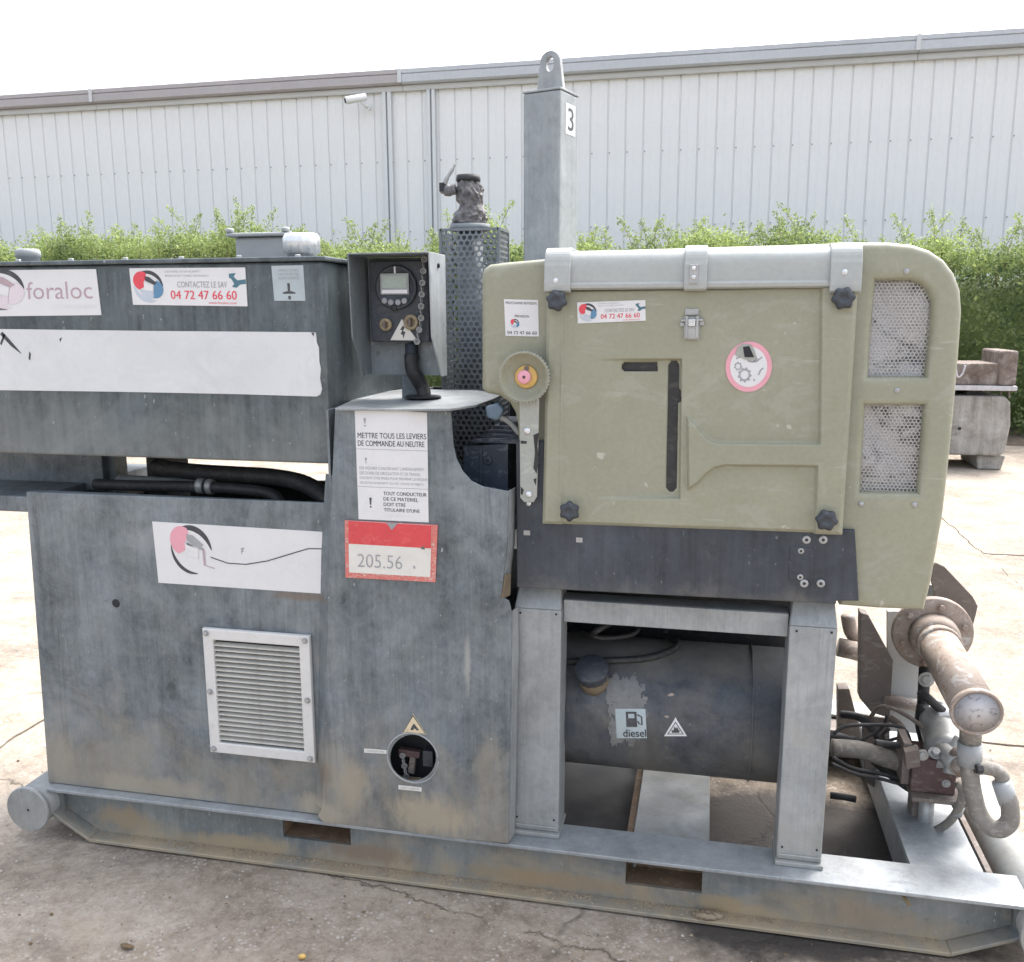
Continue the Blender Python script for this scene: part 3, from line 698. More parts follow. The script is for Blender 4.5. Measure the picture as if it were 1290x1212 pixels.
pk1 = [(pk1[0][0],zl1),(pk1[1][0],zl1),(pk1[1][0],.139),(pk1[0][0],.139)]
outer = [(sx0+.01,.083),(sx0+.13,.0115),(sx1-.17,.0115),(sx1-.01,.083),(sx1-.01,FZ-.011),(sx0+.01,FZ-.011)]
skid.plate(outer, [pk1, pk2], ym-.005, ym+.005, 'galvanised_skid')
skid.plate(outer, [pk1, pk2], 1.01, 1.02, 'galvanised_skid')
sk = skid.build('skid_frame', pu, bevel=.002)
for pk in (pk1, pk2):                                 # fork pockets through the beam
    b = MB(); (xa,za),(xb,_),(_,zb),_ = pk
    t = .006
    b.box(xa-t, xb+t, ym+.006, 1.0, za-t, za-.001, 'pocket_rust'); b.box(xa-t, xb+t, ym+.006, 1.0, zb+.001, min(zb+t, FZ-.012), 'pocket_rust')
    b.box(xa-t, xa-.001, ym+.006, 1.0, za, zb, 'pocket_rust'); b.box(xb+.001, xb+t, ym+.006, 1.0, za, zb, 'pocket_rust')
    b.box(xa, xb, .10, .108, za, zb, 'pocket_rust')
    b.build('fork_pocket', sk)
for (cx_, cz_, nm) in ((-1.41,.100,0), (1.272,.098,1)):        # round cross tubes with capped ends
    b = MB(); b.cyl((cx_,-.055,cz_), (cx_,1.13,cz_), .060, 'galvanised_light', 40); tb = b.build('cross_tube', pu)
    for yy, dd in ((-.055,-1), (1.13,1)):
        b = MB(); b.lathe([(.066,-.008),(.068,-.004),(.068,.003),(.066,.006)], (cx_,yy,cz_), (0,dd,0), 'galvanised_light', 40); b.lathe([(.004,.0062),(.003,.0075)], (cx_+.004,yy,cz_), (0,dd,0), 'dark_void', 10); b.build('end_cap', tb)
    b = MB(); xs = (sx0-.02, sx0+.03) if cx_ < 0 else (sx1-.03, sx1-.004)
    b.box(min(xs[0],xs[1]), max(xs[0],xs[1]), .0, .06, .05, FZ-.012, 'galvanised_skid'); b.build('gusset', tb)
# cross channels
for xa, xb, mt in ((.312,.508,'galvanised_light'), (.995,1.165,'galvanised_bright'), (-.9,-.72,'galvanised_dark')):
    b = MB(); b.box(xa, xb, .0955, .954, FZ-.012, FZ-.004, mt); b.box(xa, xa+.008, .0955, .954, .04, FZ-.0125, mt); b.box(xb-.008, xb, .0955, .954, .04, FZ-.0125, mt); b.build('cross_channel', pu, bevel=.002)
b = MB(); b.box(.02, .308, .11, .94, .03, .036, 'dark_void'); b.box(.02,.308,.11,.116,.036,.06,'dark_void'); b.build('black_floor_plate', pu)  # near-black plate with a front lip, low between the skid beams
b = MB(); b.box(.55, .98, .86, .95, .06, .14, 'rust_plate'); b.build('rear_member', pu)
b = MB(); b.box(1.172, 1.186, .10, .95, .02, FZ-.005, 'rust_plate'); b.build('side_strip', pu)

# ---- posts that carry the engine
def post(x0t, x1t, x0b, x1b):
    zt, zs = .772, .828
    par = MB(); y0 = .03; dp = .10
    par.hexa([(x0b,y0,FZ+.012),(x1b,y0,FZ+.012),(x1t,y0,zt),(x0t,y0,zt)], [(x0b,y0+dp,FZ+.012),(x1b,y0+dp,FZ+.012),(x1t,y0+dp,zt),(x0t,y0+dp,zt)], 'galvanised_light')
    par.hexa([(x0t,y0,zt+.0005),(x1t,y0,zt+.0005),(x1t-.006,y0+.03,zs),(x0t+.008,y0+.03,zs)], [(x0t,y0+dp,zt+.0005),(x1t,y0+dp,zt+.0005),(x1t-.006,y0+dp,zs),(x0t+.008,y0+dp,zs)], 'galvanised_light')
    p = par.build('post', pu, bevel=.003)
    b = MB(); b.box(x0b-.004, x1b+.004, y0-.012, y0+dp, FZ+.0005, FZ+.0115, 'galvanised_light'); b.box(x0b+.002, x1b-.002, y0-.004, y0-.0005, FZ+.022, FZ+.028, 'galvanised_light'); b.build('foot_plate', p, bevel=.002)
    b = MB(); b.box(x0t+.014, x1t-.010, y0+.018, y0+dp-.01, zs+.0005, zs+.012, 'rubber_black')
    for q in range(5): b.lathe([(.004,0),(.004,.002)], (x0t+.022+q*(x1t-x0t-.04)/4, y0+.0178, zs+.006), (0,-1,0), 'galvanised_light', 8)
    b.build('rubber_mount', p)
    for xx, zz in ((x0b+.012, FZ+.045), (x1b-.012, FZ+.047), (x0t+.016, zt-.012), (x1t-.013, zt-.010)):
        b = MB(); b.lathe([(.0028,0),(.0028,.0012)], (xx,y0-.0005,zz), (0,-1,0), 'dark_void', 10); b.build('bolt_hole', p)
post(.006,.126,.000,.122)
post(.672,.780,.670,.776)
b = MB(); cz0, cz1 = .735, .793
b.box(.127, .671, .055, .062, cz0, cz1, 'galvanised_light'); b.box(.127,.671,.0625,.12,cz1-.007,cz1,'galvanised_light'); b.build('cross_bar', pu, bevel=.002)
for xx in (.12, .68):
    b = MB(); b.box(xx-.1, xx+.0, .96, 1.04, FZ, .82, 'galvanised_light'); b.build('rear_post', pu, bevel=.003)

# ---- lower cabinet (left)
cab = MB(); F0 = 0.0
TL, BL = xz(33,622), xz(61,986); TLx, BLx = TL[0], BL[0]
zt = 1.022; zb = FZ+.002
cab.plate([(BLx,zb),(-.42,zb),(-.42,zt+.006),(TLx,zt)], [rrect(xz(272,806)[0], xz(386,934)[1], xz(386,806)[0], xz(272,806)[1], .004)], F0, F0+.006, 'galvanised_dark', .002)
cab.hexa([(TLx,F0+.0065,zt),(-.42,F0+.0065,zt),(-.42,F0+.035,zt),(TLx,F0+.035,zt)], [(TLx,F0+.0065,zt-.006),(-.42,F0+.0065,zt-.006),(-.42,F0+.035,zt-.006),(TLx,F0+.035,zt-.006)], 'galvanised_dark')
cab.hexa([(BLx,.0065,zb),(BLx,.62,zb),(TLx,.62,.90),(TLx,.036,zt-.007),(TLx,.0065,zt-.007)], [(BLx+.006,.0065,zb),(BLx+.006,.62,zb),(TLx+.006,.62,.90),(TLx+.006,.036,zt-.007),(TLx+.006,.0065,zt-.007)], 'galvanised_dark')
cab.box(BLx+.01, -.02, .60, .606, zb, .88, 'galvanised_dark')
cab.box(BLx+.01, -.02, .04, .598, .78, .786, 'dark_void')
cabinet = cab.build('lower_cabinet', pu)
b = MB(); b.lathe([(.012,0),(.010,.0006)], at(146,760,-.0005), (0,-1,0), 'dark_void', 16); b.build('grommet', cabinet)
# louvred vent: each slat a sub-part
vent = MB(); A, B, C_, D = XZ([(259,790),(394,799),(398,958),(268,944)])
xa, xb = (A[0]+D[0])/2, (B[0]+C_[0])/2; za, zb2 = (D[1]+C_[1])/2, (A[1]+B[1])/2
iw = .030
vent.plate([(xa,za),(xb,za),(xb,zb2),(xa,zb2)], [[(xa+iw,za+iw),(xb-iw,za+iw),(xb-iw,zb2-iw),(xa+iw,zb2-iw)]], -.016, -.0004, 'white_metal', .003)
v = vent.build('vent', pu)
ns = 20; s0 = None
for i in range(ns):
    z = za+iw+.006+(zb2-za-2*iw-.012)*(i+.5)/ns; hp = (zb2-za-2*iw)/ns
    if s0 is None:
        b = MB(); b.prismx([(-.013,z-.30*hp),(-.011,z-.34*hp),(.004,z+.14*hp),(.002,z+.20*hp),(-.013,z-.10*hp)], xa+iw+.0005, xb-iw-.0005, 'louvre_metal'); s0 = b.build('slat', v); z00 = z
    else: copy_part(s0, v, (random.uniform(-.0006,.0006), random.uniform(-.001,.001), z-z00+random.uniform(-.0005,.0005)))
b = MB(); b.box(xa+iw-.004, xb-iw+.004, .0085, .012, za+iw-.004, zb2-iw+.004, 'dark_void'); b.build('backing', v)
for i, (fx, fz) in enumerate(((0,0),(1,0),(0,.5),(1,.5),(0,1),(1,1))):
    b = MB(); hexbolt(b, (xa+.012+(xb-xa-.024)*fx, -.0165, za+.012+(zb2-za-.024)*fz), .0055, mat='zinc'); b.build('bolt', v)

# ---- side frame to the left of the cabinet and the open slot under the tank
b = MB(); q0 = at(0,612,.06); q1 = at(30,642,.06)
b.box(-1.75, TLx-.003, .03, .60, q1.z, q1.z+.045, 'galvanised_dark'); b.build('side_frame', pu, bevel=.003)
b = MB(); b.box(-1.75, -1.30, .25, .30, .98, 1.12, 'galvanised_dark'); b.build('rear_plate', pu, bevel=.003)
def bar(name, pxs, Y, r_, mat, seg=12, ridge=0, parent=None, n=6):
    b = MB(); Ys = Y if isinstance(Y, (list, tuple)) else [Y]*len(pxs)
    b.tube([at(x, y, yy) for (x, y), yy in zip(pxs, Ys)], r_, mat, seg, n, ridge); return b.build(name, parent or pu, recalc=False)
bar('hydraulic_hose', [(196,588),(240,594),(300,598),(345,601),(385,610),(418,632)], [.22,.2,.19,.18,.16,.12], .024, 'rubber_black')
bar('hydraulic_hose', [(120,610),(180,612),(240,613),(300,616),(340,622),(352,634)], [.14]*6, .016, 'rubber_black')
bar('steel_pipe', [(150,606),(210,610),(262,613)], .20, .020, 'galvanised_light', n=1)
h_ = bar('pipe_clamp', [(262,613),(268,613)], .14, .022, 'zinc', n=1); bar('pipe_clamp', [(250,612),(257,612)], .14, .022, 'zinc', n=1)
b = MB(); b.box(xz(190,590,.3)[0], xz(214,590,.3)[0], .28, .40, .93, 1.124, 'rubber_black'); b.build('tank_support', pu)
b = MB(); b.box(xz(60,590,.3)[0], xz(150,590,.3)[0], .28, .34, .90, 1.124, 'galvanised_dark'); b.build('tank_support', pu)

b = MB(); b.prism(XZ([(128,607),(262,604),(415,606),(415,665),(128,665)], .52), .52, .53, 'rubber_black'); b.build('dark_filler', pu)  # added black filler that darkens the slot under the oil tank
# ---- hydraulic oil tank (upper left)
T0, T1 = -1.75, -.462; tzb, tzt = 1.128, 1.638
tk = MB(); tk.prism([(T0,tzb),(T1+.004,tzb),(T1,tzt-.012),(T0,tzt-.012)], .002, .63, 'galvanised_tank'); tank = tk.build('oil_tank', pu, bevel=.006)
b = MB(); b.box(T0-.002, T1+.012, -.008, .64, tzt-.011, tzt, 'galvanised_tank'); b.build('tank_lid', tank, bevel=.003)
def topz(px, py, Y): return at(px, py, Y)
Yc = .22
p = at(355,318,Yc); b = MB(); w_ = .085
b.prismz([(p.x-.10,Yc-.07),(p.x+.06,Yc-.07),(p.x+.06,Yc+.07),(p.x-.10,Yc+.07)], tzt+.001, tzt+.062, 'cast_grey')
bx = b.build('filler_box', tank, bevel=.008)
b = MB(); b.box(p.x-.118, p.x+.07, Yc-.085, Yc+.085, tzt+.0625, tzt+.072, 'cast_grey'); b.lathe([(.011,0),(.011,.012)], (p.x-.108,Yc-.075,tzt+.0725), (0,0,1), 'cast_grey', 12); b.lathe([(.011,0),(.011,.012)], (p.x+.05,Yc-.075,tzt+.0725), (0,0,1), 'cast_grey', 12); b.build('box_cover', bx, bevel=.004)
p = at(380,310,.10); b = MB(); b.lathe([(.036,0),(.036,.012),(.046,.014),(.046,.05),(.040,.062),(.0,.064)], (p.x,.10,tzt+.0005), (0,0,1), 'zinc_bright', 48, True, 14, .035); b.build('breather_cap', tank)
p = at(35,318,.18); b = MB(); b.lathe([(.030,0),(.030,.022),(.033,.023),(.033,.038),(.028,.045),(.0,.046)], (p.x,.18,tzt+.0005), (0,0,1), 'cast_grey', 28); b.build('plug', tank)
b = MB(); 
for q in range(7):
    hexbolt(b, (T0+.25+q*.16, .035, tzt+.0005), .007, (0,0,1), 'zinc')
b.build('lid_bolts', tank)

# ---- right-hand cover panel of the cabinet, with the torn corner and cut-out
YC = -.034
cv_px = [(422,516),(440,514),(568,518),(571,560),(575,578),(583,594),(594,606),(608,613),(624,616),(641,619),(639,690),(635,722),(632,752),(641,757),(645,772),(643,900),(640,1063),(560,1055),(480,1044),(408,1037),(400,1028),(405,1020),(409,950),(414,700)]
hole = [xz(520+29*math.cos(R(t)), 955+29*math.sin(R(t)), YC) for t in range(0,360,12)]
b = MB(); b.plate(XZ(cv_px, YC), [hole], YC, YC+.006, 'galvanised_dark', .002)
cover = b.build('cover_panel', pu)
b = MB(); L = XZ([(420,600),(414,700),(409,950),(405,1020)], YC)
for (xa_,z1_),(xb_,z2_) in zip(L, L[1:]):
    b.hexa([(xa_-.035,-.0008,z1_),(xa_+.0005,YC+.0004,z1_),(xb_+.0005,YC+.0004,z2_),(xb_-.035,-.0008,z2_)], [(xa_-.035,-.0002,z1_),(xa_+.0005,YC+.005,z1_),(xb_+.0005,YC+.005,z2_),(xb_-.035,-.0002,z2_)], 'galvanised_dark')
b.build('joggled_edge', cover)
b = MB()                                              # rolled right edge, its lit look painted as paler galvanising
e = XZ([(641,619),(639.5,690),(635.5,722),(632,752)], YC); f_ = XZ([(644,772),(645,830),(643,900),(642,980),(640,1063)], YC)
for L in (e, f_):
    for (xa_,z1_),(xb_,z2_) in zip(L, L[1:]):
        b.hexa([(xa_-.003,YC+.0065,z1_),(xb_-.003,YC+.0065,z2_),(xb_+.004,YC+.05,z2_),(xa_+.004,YC+.05,z1_)], [(xa_+.001,YC+.0065,z1_),(xb_+.001,YC+.0065,z2_),(xb_+.007,YC+.05,z2_),(xa_+.007,YC+.05,z1_)], 'galvanised_light')
b.build('folded_edge', cover)
b = MB(); q = [at(636,724,YC-.001), at(642,722,YC+.02), at(641,750,YC+.025), at(631,755,YC-.004)]; b.hexa(q, [p_+Vector((.003,.003,0)) for p_ in q], 'brown_wood'); b.build('torn_flap', cover)
b = MB(); tp = [(422,514),(500,515),(566,518),(600,513),(622,505),(634,499),(600,494),(560,491),(508,490),(470,495),(445,503)]
pts = [onz(x, y, 1.276) for x, y in tp]
b.hexa([(p_.x,p_.y,1.276+(.006 if 560 < tp[i][0] else 0)) for i, p_ in enumerate(pts)], [(p_.x,p_.y,1.270+(.006 if 560 < tp[i][0] else 0)) for i, p_ in enumerate(pts)], 'galvanised_light'); b.build('top_sheet', cover, bevel=.0015)
b = MB(); b.box(-.455,-.449,YC+.008,.14,.15,1.268,'galvanised_dark'); b.build('side_sheet', cover)
# round access hole with what sits behind it
cx_, cz_ = xz(520,955,YC)
b = MB(); b.box(cx_-.10, cx_+.10, .05, .056, cz_-.10, cz_+.10, 'dark_void'); b.build('recess_back', cover)
b = MB(); b.prism(XZ([(503,942),(530,946),(529,954),(503,950)], .02), .012, .03, 'maroon'); b.prism(XZ([(517,950),(524,951),(522,975),(514,973)], .02), .016, .03, 'rust_plate'); b.box(cx_+.012,cx_+.04,.01,.04,cz_-.045,cz_+.0,'knob_black'); b.build('isolator_handle', cover, bevel=.002)
b = MB()
for q in range(5):
    c0 = at(507+q*1.2, 952+q*6.5, .008); b.lathe([(.007,-.0015),(.0085,0),(.007,.0015),(.0055,0),(.007,-.0015)], c0, (1,0,.3) if q % 2 else (.2,-1,0), 'zinc', 12)
b.build('chain', cover)
b = MB(); b.tube([(cx_+.069*math.cos(R(t)), YC-.0005, cz_+.069*math.sin(R(t))) for t in range(0,361,12)], .0022, 'galvanised_light', 6, 1); b.build('hole_rim', cover)

# ---- inside the cut-out: engine block, perforated plate, lamp
b = MB(); q = XZ([(584,562),(640,560),(640,618),(584,618)], .09)
b.prism(q, .09, .30, 'engine_blue'); 
for i in range(5):
    z = xz(600,556-i*5.5,.10+.02*i)[1]; xo = xz(596+i*6,556,.1)[0]
    b.box(xo, .02, .10+.02*i, .3, z-.004, z+.008, 'engine_blue')
q0 = xz(612,580,.088); b.box(xz(604,570,.088)[0], xz(608,570,.088)[0], .084,.0895, xz(606,618,.088)[1], xz(606,562,.088)[1], 'engine_blue')
b.lathe([(.012,0),(.012,.006),(.005,.006)], (q0[0]+.005,.09,q0[1]), (0,-1,0), 'engine_blue', 16); b.lathe([(.005,.0062),(.004,.0064)], (q0[0]+.005,.09,q0[1]), (0,-1,0), 'dark_void', 10)
b.build('engine_block', pu, bevel=.004)
b = MB(); b.prism(XZ([(612,512),(628,507),(636,516),(628,530),(614,526)], .03), .02, .05, 'plastic_blue'); lp = b.build('work_lamp', pu, bevel=.006)
b = MB(); b.tube([at(628,524,.04), at(642,532,.05), at(654,546,.06)], .007, 'cast_grey', 8); b.build('stalk', lp)
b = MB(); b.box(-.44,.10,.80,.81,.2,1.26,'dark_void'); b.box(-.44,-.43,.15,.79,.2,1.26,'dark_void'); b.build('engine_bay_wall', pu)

# ---- perforated exhaust guard
gx0, gx1 = xz(555,300,.62)[0], xz(628,300,.62)[0]; gz0, gz1 = .86, xz(590,288,.62)[1]; gd = .13
b = MB(); Wd = gx1-gx0; H = gz1-gz0
perforated(b, lambda a, c: (gx0+a, .62, gz0+c), Wd, H, .0185, .0072, 'perforated_dark')
perforated(b, lambda a, c: (gx1, .62+a, gz0+c), gd, H, .0185, .0072, 'perforated_dark')
perforated(b, lambda a, c: (gx0, .62+a, gz0+c), gd, H, .0185, .0072, 'perforated_dark')
perforated(b, lambda a, c: (gx0+a, .62+gd, gz0+c), Wd, H, .0185, .0072, 'perforated_dark')
guard = b.build('exhaust_guard', pu, recalc=False, solid=.002)
b = MB()
for xx in (gx0, gx1):
    for yy in (.62, .62+gd): b.box(xx-.004, xx+.004, yy-.004, yy+.004, gz0, gz1+.001, 'perforated_dark')
b.box(gx0, gx1, .616, .624, gz1-.006, gz1+.0015, 'perforated_dark'); b.box(gx1-.0035, gx1+.0035, .625, .62+gd-.005, gz1-.006, gz1+.0015, 'perforated_dark'); b.build('guard_edge', guard)
b = MB(); xe = gx0+.075; b.cyl((xe,.685,.95), (xe,.685,gz1+.02), .040, 'perforated_dark', 20); b.cyl((xe,.685,gz1-.002),(xe,.685,gz1+.018),.062,'perforated_dark',24); b.build('exhaust_pipe', guard)

# ---- mast with lifting eye
ms = MB(); mc = at(706,112,.60); ang = R(17); W1 = .122
ex = Vector((math.cos(ang),-math.sin(ang),0)); ey = Vector((math.sin(ang),math.cos(ang),0))   # ex runs to the right and nearer
ML = mc-ex*W1; MT = 2.128
base = [mc, mc-ex*W1, mc-ex*W1+ey*W1, mc+ey*W1]
ms.hexa([(p_.x,p_.y,.20) for p_ in base], [(p_.x,p_.y,MT) for p_ in base], 'galvanised_light'); mast = ms.build('mast', pu, bevel=.006)
b = MB(); ctr = (base[0]+base[2])/2
b.hexa([(p_.x+(ctr.x-p_.x)*-.02,p_.y+(ctr.y-p_.y)*-.02,MT+.0005) for p_ in base], [(p_.x+(ctr.x-p_.x)*-.02,p_.y+(ctr.y-p_.y)*-.02,MT+.007) for p_ in base], 'galvanised_bright'); b.build('mast_cap', mast, bevel=.002)
b = MB(); prf = [(-.043,0),(.043,0)]+[(.032*math.cos(R(t)), .085+.030*math.sin(R(t))) for t in range(0,181,15)]
hl = [(.013*math.cos(R(t)), .078+.020*math.sin(R(t))) for t in range(0,360,20)]
b.plate(prf, [hl], -.010, .010, 'galvanised_bright', .003)
eye = b.build('lifting_eye', None); eye.location = (ctr.x, ctr.y, MT+.0075); eye.rotation_euler = (0,0,R(-14)); adopt(eye, mast)
st_ = Sticker([mc+ey*(W1*.28)+Vector((0,0,-.03)), mc+ey*(W1*.80)+Vector((0,0,-.03)), mc+ey*(W1*.80)+Vector((0,0,-.115)), mc+ey*(W1*.28)+Vector((0,0,-.115))], 'white_vinyl')
st_.text('3', .24, .13, .8, .87, 'print_black', .03).build('number_sticker', mast)

# ---- control panel in its folded sheet hood
Yf = .075; Xr = at(541,316,Yf).x; Yb = onx(561,320,Xr).y
Xl = at(437,323,Yf).x; zT = at(541,317,Yf).z; zB = at(569,473,Yb).z; zM = at(445,425,Yf+.01).z
Yf2 = onx(557,472,Xr).y
b = MB(); tt = .004
prof = [(Yf,zT),(Yf+.01,zM),(Yf2,zB),(Yb,zB),(Yb,zT)]
b.prismx(prof, Xl, Xl+tt, 'galvanised_mid'); b.prismx(prof, Xr-tt, Xr, 'galvanised_bright')  # right sheet made paler: the light on it is painted into the colour
b.box(Xl+tt+.0005, Xr-tt-.0005, Yf, Yb, zT-tt, zT, 'galvanised_mid'); b.box(Xl+tt+.0005, Xr-tt-.0005, Yb-tt, Yb, zB, zT-tt-.0005, 'galvanised_mid')
cpn = b.build('control_panel', pu, bevel=.0015)
Yd = Yb-.040; D = lambda px, py: at(px, py, Yd)
dz1, dz0 = D(500,328).z, D(500,431).z; dx0, dx1 = D(466,380).x, D(540,380).x
b = MB(); b.box(dx0, dx1, Yd, Yb-tt-.0005, dz0, dz1, 'knob_black'); b.build('instrument_box', cpn, bevel=.004)
gc = D(500,362); b = MB(); b.lathe([(.056,0),(.056,.008),(.051,.012),(.049,.009),(.0,.009)], gc, (0,-1,0), 'knob_black', 36)
b.box(gc.x-.002, gc.x+.002, Yd-.014, Yd-.0095, gc.z+.035, gc.z+.052, 'white_plastic')
b.build('gauge', cpn)
b = MB(); l0, l1 = D(481,345), D(517,371); b.box(l0.x, l1.x, Yd-.013, Yd-.0095, l1.z, l0.z, 'cast_grey'); b.box(l0.x+.005, l1.x-.005, Yd-.0145, Yd-.0135, l1.z+.016, l0.z-.005, 'lcd'); b.box(l0.x+.004, l1.x-.004, Yd-.0142, Yd-.0134, l1.z+.003, l1.z+.012, 'white_plastic'); b.build('display', cpn)
b = MB()
for q, (bx_, by_) in enumerate(((486,379),(494,381),(503,381),(511,379),(498,388))):
    c0 = D(bx_, by_); b.lathe([(.008,.009),(.008,.012),(.005,.013)], c0, (0,-1,0), 'print_grey' if q < 4 else 'rubber_black', 12)
b.build('buttons', cpn)
for (kx, ky, kr, mt) in ((487,409,.0165,'bronze'), (519,406,.020,'bronze')):
    c0 = D(kx, ky); b = MB(); b.lathe([(kr,0),(kr,.010),(kr*.8,.012),(kr*.55,.012),(kr*.5,.008),(0,.008)], c0, (0,-1,0), mt, 24); b.box(c0.x-.003, c0.x+.003, Yd-.022, Yd-.008, c0.z-kr*.5, c0.z+kr*.5, 'rust_plate'); b.build('key_switch', cpn)
s_ = Sticker(quad([(492,402),(526,402),(526,429),(492,429)], Yd-.001), 'white_tag', .001, [(.42,0),(1,1),(0,.98)])
s_.poly([(.46,.30),(.54,.38),(.47,.56),(.56,.60),(.48,.92),(.46,.74),(.38,.70),(.44,.52),(.36,.50)], 'print_black').build('warning_sticker', cpn)
b = MB()
for q in range(15):
    t = q/14; c0 = D(537-4*math.sin(t*2.2)-8*max(0,t-.75)*3, 327+103*t); c0.y = Yd-.016
    b.lathe([(.0065,-.0018),(.0090,0),(.0065,.0018),(.0046,0),(.0065,-.0018)], c0, (1,0,.2) if q % 2 else (.15,-1,0), 'zinc', 12)
b.build('chain', cpn)
b = MB(); c0, c1 = D(515,433), D(516,462); b.lathe([(.017,0),(.017,.03),(.020,.031),(.020,.042),(.016,.044),(.015,.07)], (c0.x,Yd+.022,c0.z), (0,0,-1), 'knob_black', 20); b.build('connector', cpn)
ft = onz(533,503,1.277); b = MB(); b.tube([(c1.x,Yd+.02,c1.z+.03),(c1.x+.004,Yd+.012,c1.z-.01),(ft.x-.006,ft.y+.012,1.31),(ft.x+.004,ft.y,1.279)], .019, 'rubber_black', 12); b.lathe([(.05,0),(.045,.004),(.02,.006)], (ft.x,ft.y,1.2825), (0,0,1), 'dark_void', 20); b.build('cable', cpn)
b = MB(); b.box((Xl+Xr)/2-.02,(Xl+Xr)/2+.02,Yb+.001,Yb+.04,1.2,zT-.03,'galvanised_dark'); b.build('bracket', cpn)
b = MB(); c0 = at(545,327,Yf); b.lathe([(.006,0),(.006,.004),(.003,.005)], (Xr,(c0.y+Yb)/2,zT-.03), (1,0,0), 'dark_void', 12); b.build('rivet', cpn)

# ---- engine hood (green canopy)
H0 = .012                                             # front plane of the hood
def hx(pts, Y=H0): return XZ(pts, Y)
out_px = [(606,352),(606,345),(609,338),(616,333),(640,330),(687,326),(690,319),(800,314),(1000,308),(1085,305),(1120,305),(1150,308),(1172,315),(1190,327),(1203,344),(1211,365),(1213,392),(1209,450),(1203,520),(1196,590),(1189,650),(1182,690),(1174,735),(1165,770),(1110,768),(1058,764),(1058,700),(900,690),(684,678),(684,560),(652,560),(651,535),(648,520),(641,508),(628,499),(612,496),(606,490)]
win1 = [(1104,353),(1148,353),(1160,357),(1169,366),(1175,380),(1173,420),(1167,475),(1095,475),(1099,410)]
win2 = [(1091,511),(1165,511),(1161,570),(1157,622),(1085,621),(1088,570)]
b = MB(); b.plate(hx(out_px), [hx(win1), hx(win2)], H0, H0+.07, 'hood_green', .017, 4); hood = b.build('engine_hood', pu, weld=True)
for p_ in hood.data.polygons: p_.use_smooth = True
hood.data.set_sharp_from_angle(angle=R(40))
back = [(612,352),(620,340),(690,330),(1085,315),(1150,320),(1190,345),(1205,392),(1195,520),(1182,660),(1160,765),(1058,760),(684,740),(684,560),(655,520),(612,490)]
b = MB(); b.plate(hx(back), [], H0+.0705, 1.06, 'hood_green', .015, 2); b.build('hood_body', hood)
# insulation panels and perforated zinc behind the two windows
for wn in (win1, win2):
    q = hx(wn); xs = [a for a, _ in q]; zs = [c for _, c in q]; xa, xb, za, zb_ = min(xs)-.008, max(xs)+.008, min(zs)-.008, max(zs)+.008
    b = MB(); perforated(b, lambda a, c: (xa+a, H0+.022, za+c), xb-xa, zb_-za, .0082, .0035, 'perforated_zinc')
    b.build('perforated_grille', hood, recalc=False)
    b = MB(); NN = 26; vs = []; fs = []
    for j in range(NN+1):
        for i in range(NN+1):
            x = xa+(xb-xa)*i/NN; z = za+(zb_-za)*j/NN
            vs.append((x, H0+.050+.010*math.sin(x*38+1.5*math.sin(z*21))+.006*math.sin(z*33+x*20), z))
    for j in range(NN):
        for i in range(NN): fs.append((j*(NN+1)+i, j*(NN+1)+i+1, (j+1)*(NN+1)+i+1, (j+1)*(NN+1)+i))
    b.add(vs, fs, 'foil', True); b.build('insulation', hood, recalc=False)
for px_, py_ in ((1142,342),(1130,492),(1085,635),(1152,636)):
    b = MB(); screw(b, at(px_, py_, H0-.0003), .0048, mat='zinc'); b.build('screw', hood)

# hood door, pressed sheet with recesses: a dense relief
def sdf(poly, X, Z):
    P = np.array(poly); d = np.full(X.shape, 1e9); ins = np.zeros(X.shape, bool)
    for i in range(len(P)):
        a, c = P[i], P[(i+1) % len(P)]; e = c-a; wx, wz = X-a[0], Z-a[1]
        t = np.clip((wx*e[0]+wz*e[1])/(e@e), 0, 1); d = np.minimum(d, np.hypot(wx-t*e[0], wz-t*e[1]))
        cnd = ((a[1] <= Z) & (c[1] > Z)) | ((c[1] <= Z) & (a[1] > Z))
        with np.errstate(divide='ignore', invalid='ignore'):
            xi = a[0]+(Z-a[1])/(c[1]-a[1]+1e-12)*e[0]
        ins ^= cnd & (X < xi)
    return np.where(ins, d, -d)
DY = -.004
dq = hx([(690,364),(1080,358),(1060,672),(684,659)], DY)
u_ = np.linspace(0,1,400); v_ = np.linspace(0,1,330); U, V = np.meshgrid(u_, v_)
(ax,az),(bx_,bz_),(cx2,cz2),(dx2,dz2) = dq
Xg = (ax*(1-U)+bx_*U)*(1-V)+(dx2*(1-U)+cx2*U)*V; Zg = (az*(1-U)+bz_*U)*(1-V)+(dz2*(1-U)+cz2*U)*V
def sm(s_, w_): t = np.clip(s_/w_*.5+.5, 0, 1); return t*t*(3-2*t)
hgt = np.zeros_like(Xg)
tee = hx([(866,524),(876,533),(884,544),(893,553),(905,557),(1031,558),(1033,380),(1036,340),(1095,340),(1075,690),(1024,690),(1028,586),(912,585),(900,588),(890,595),(880,606),(867,615)], DY)
hgt += .0135*sm(sdf(tee, Xg, Zg), .0042)
hgt += .004*sm(sdf(hx([(670,340),(711,340),(707,690),(670,690)], DY), Xg, Zg), .004)
rid = np.abs(sdf(hx([(711,340),(2000,340),(2000,700),(707,700)], DY), Xg, Zg)); hgt += .004*np.exp(-(rid/.0035)**2)*(sdf(hx([(700,340),(730,340),(730,700),(700,700)],DY),Xg,Zg) > 0)
rc = sdf(hx([(745,453),(858,453),(856,627),(741,626)], DY), Xg, Zg); xr0, xr1 = hx([(752,540)], DY)[0][0], hx([(850,540)], DY)[0][0]
hgt -= .015*sm(rc, .0035)*np.clip((Xg-xr0)/(xr1-xr0), 0, 1)**.8
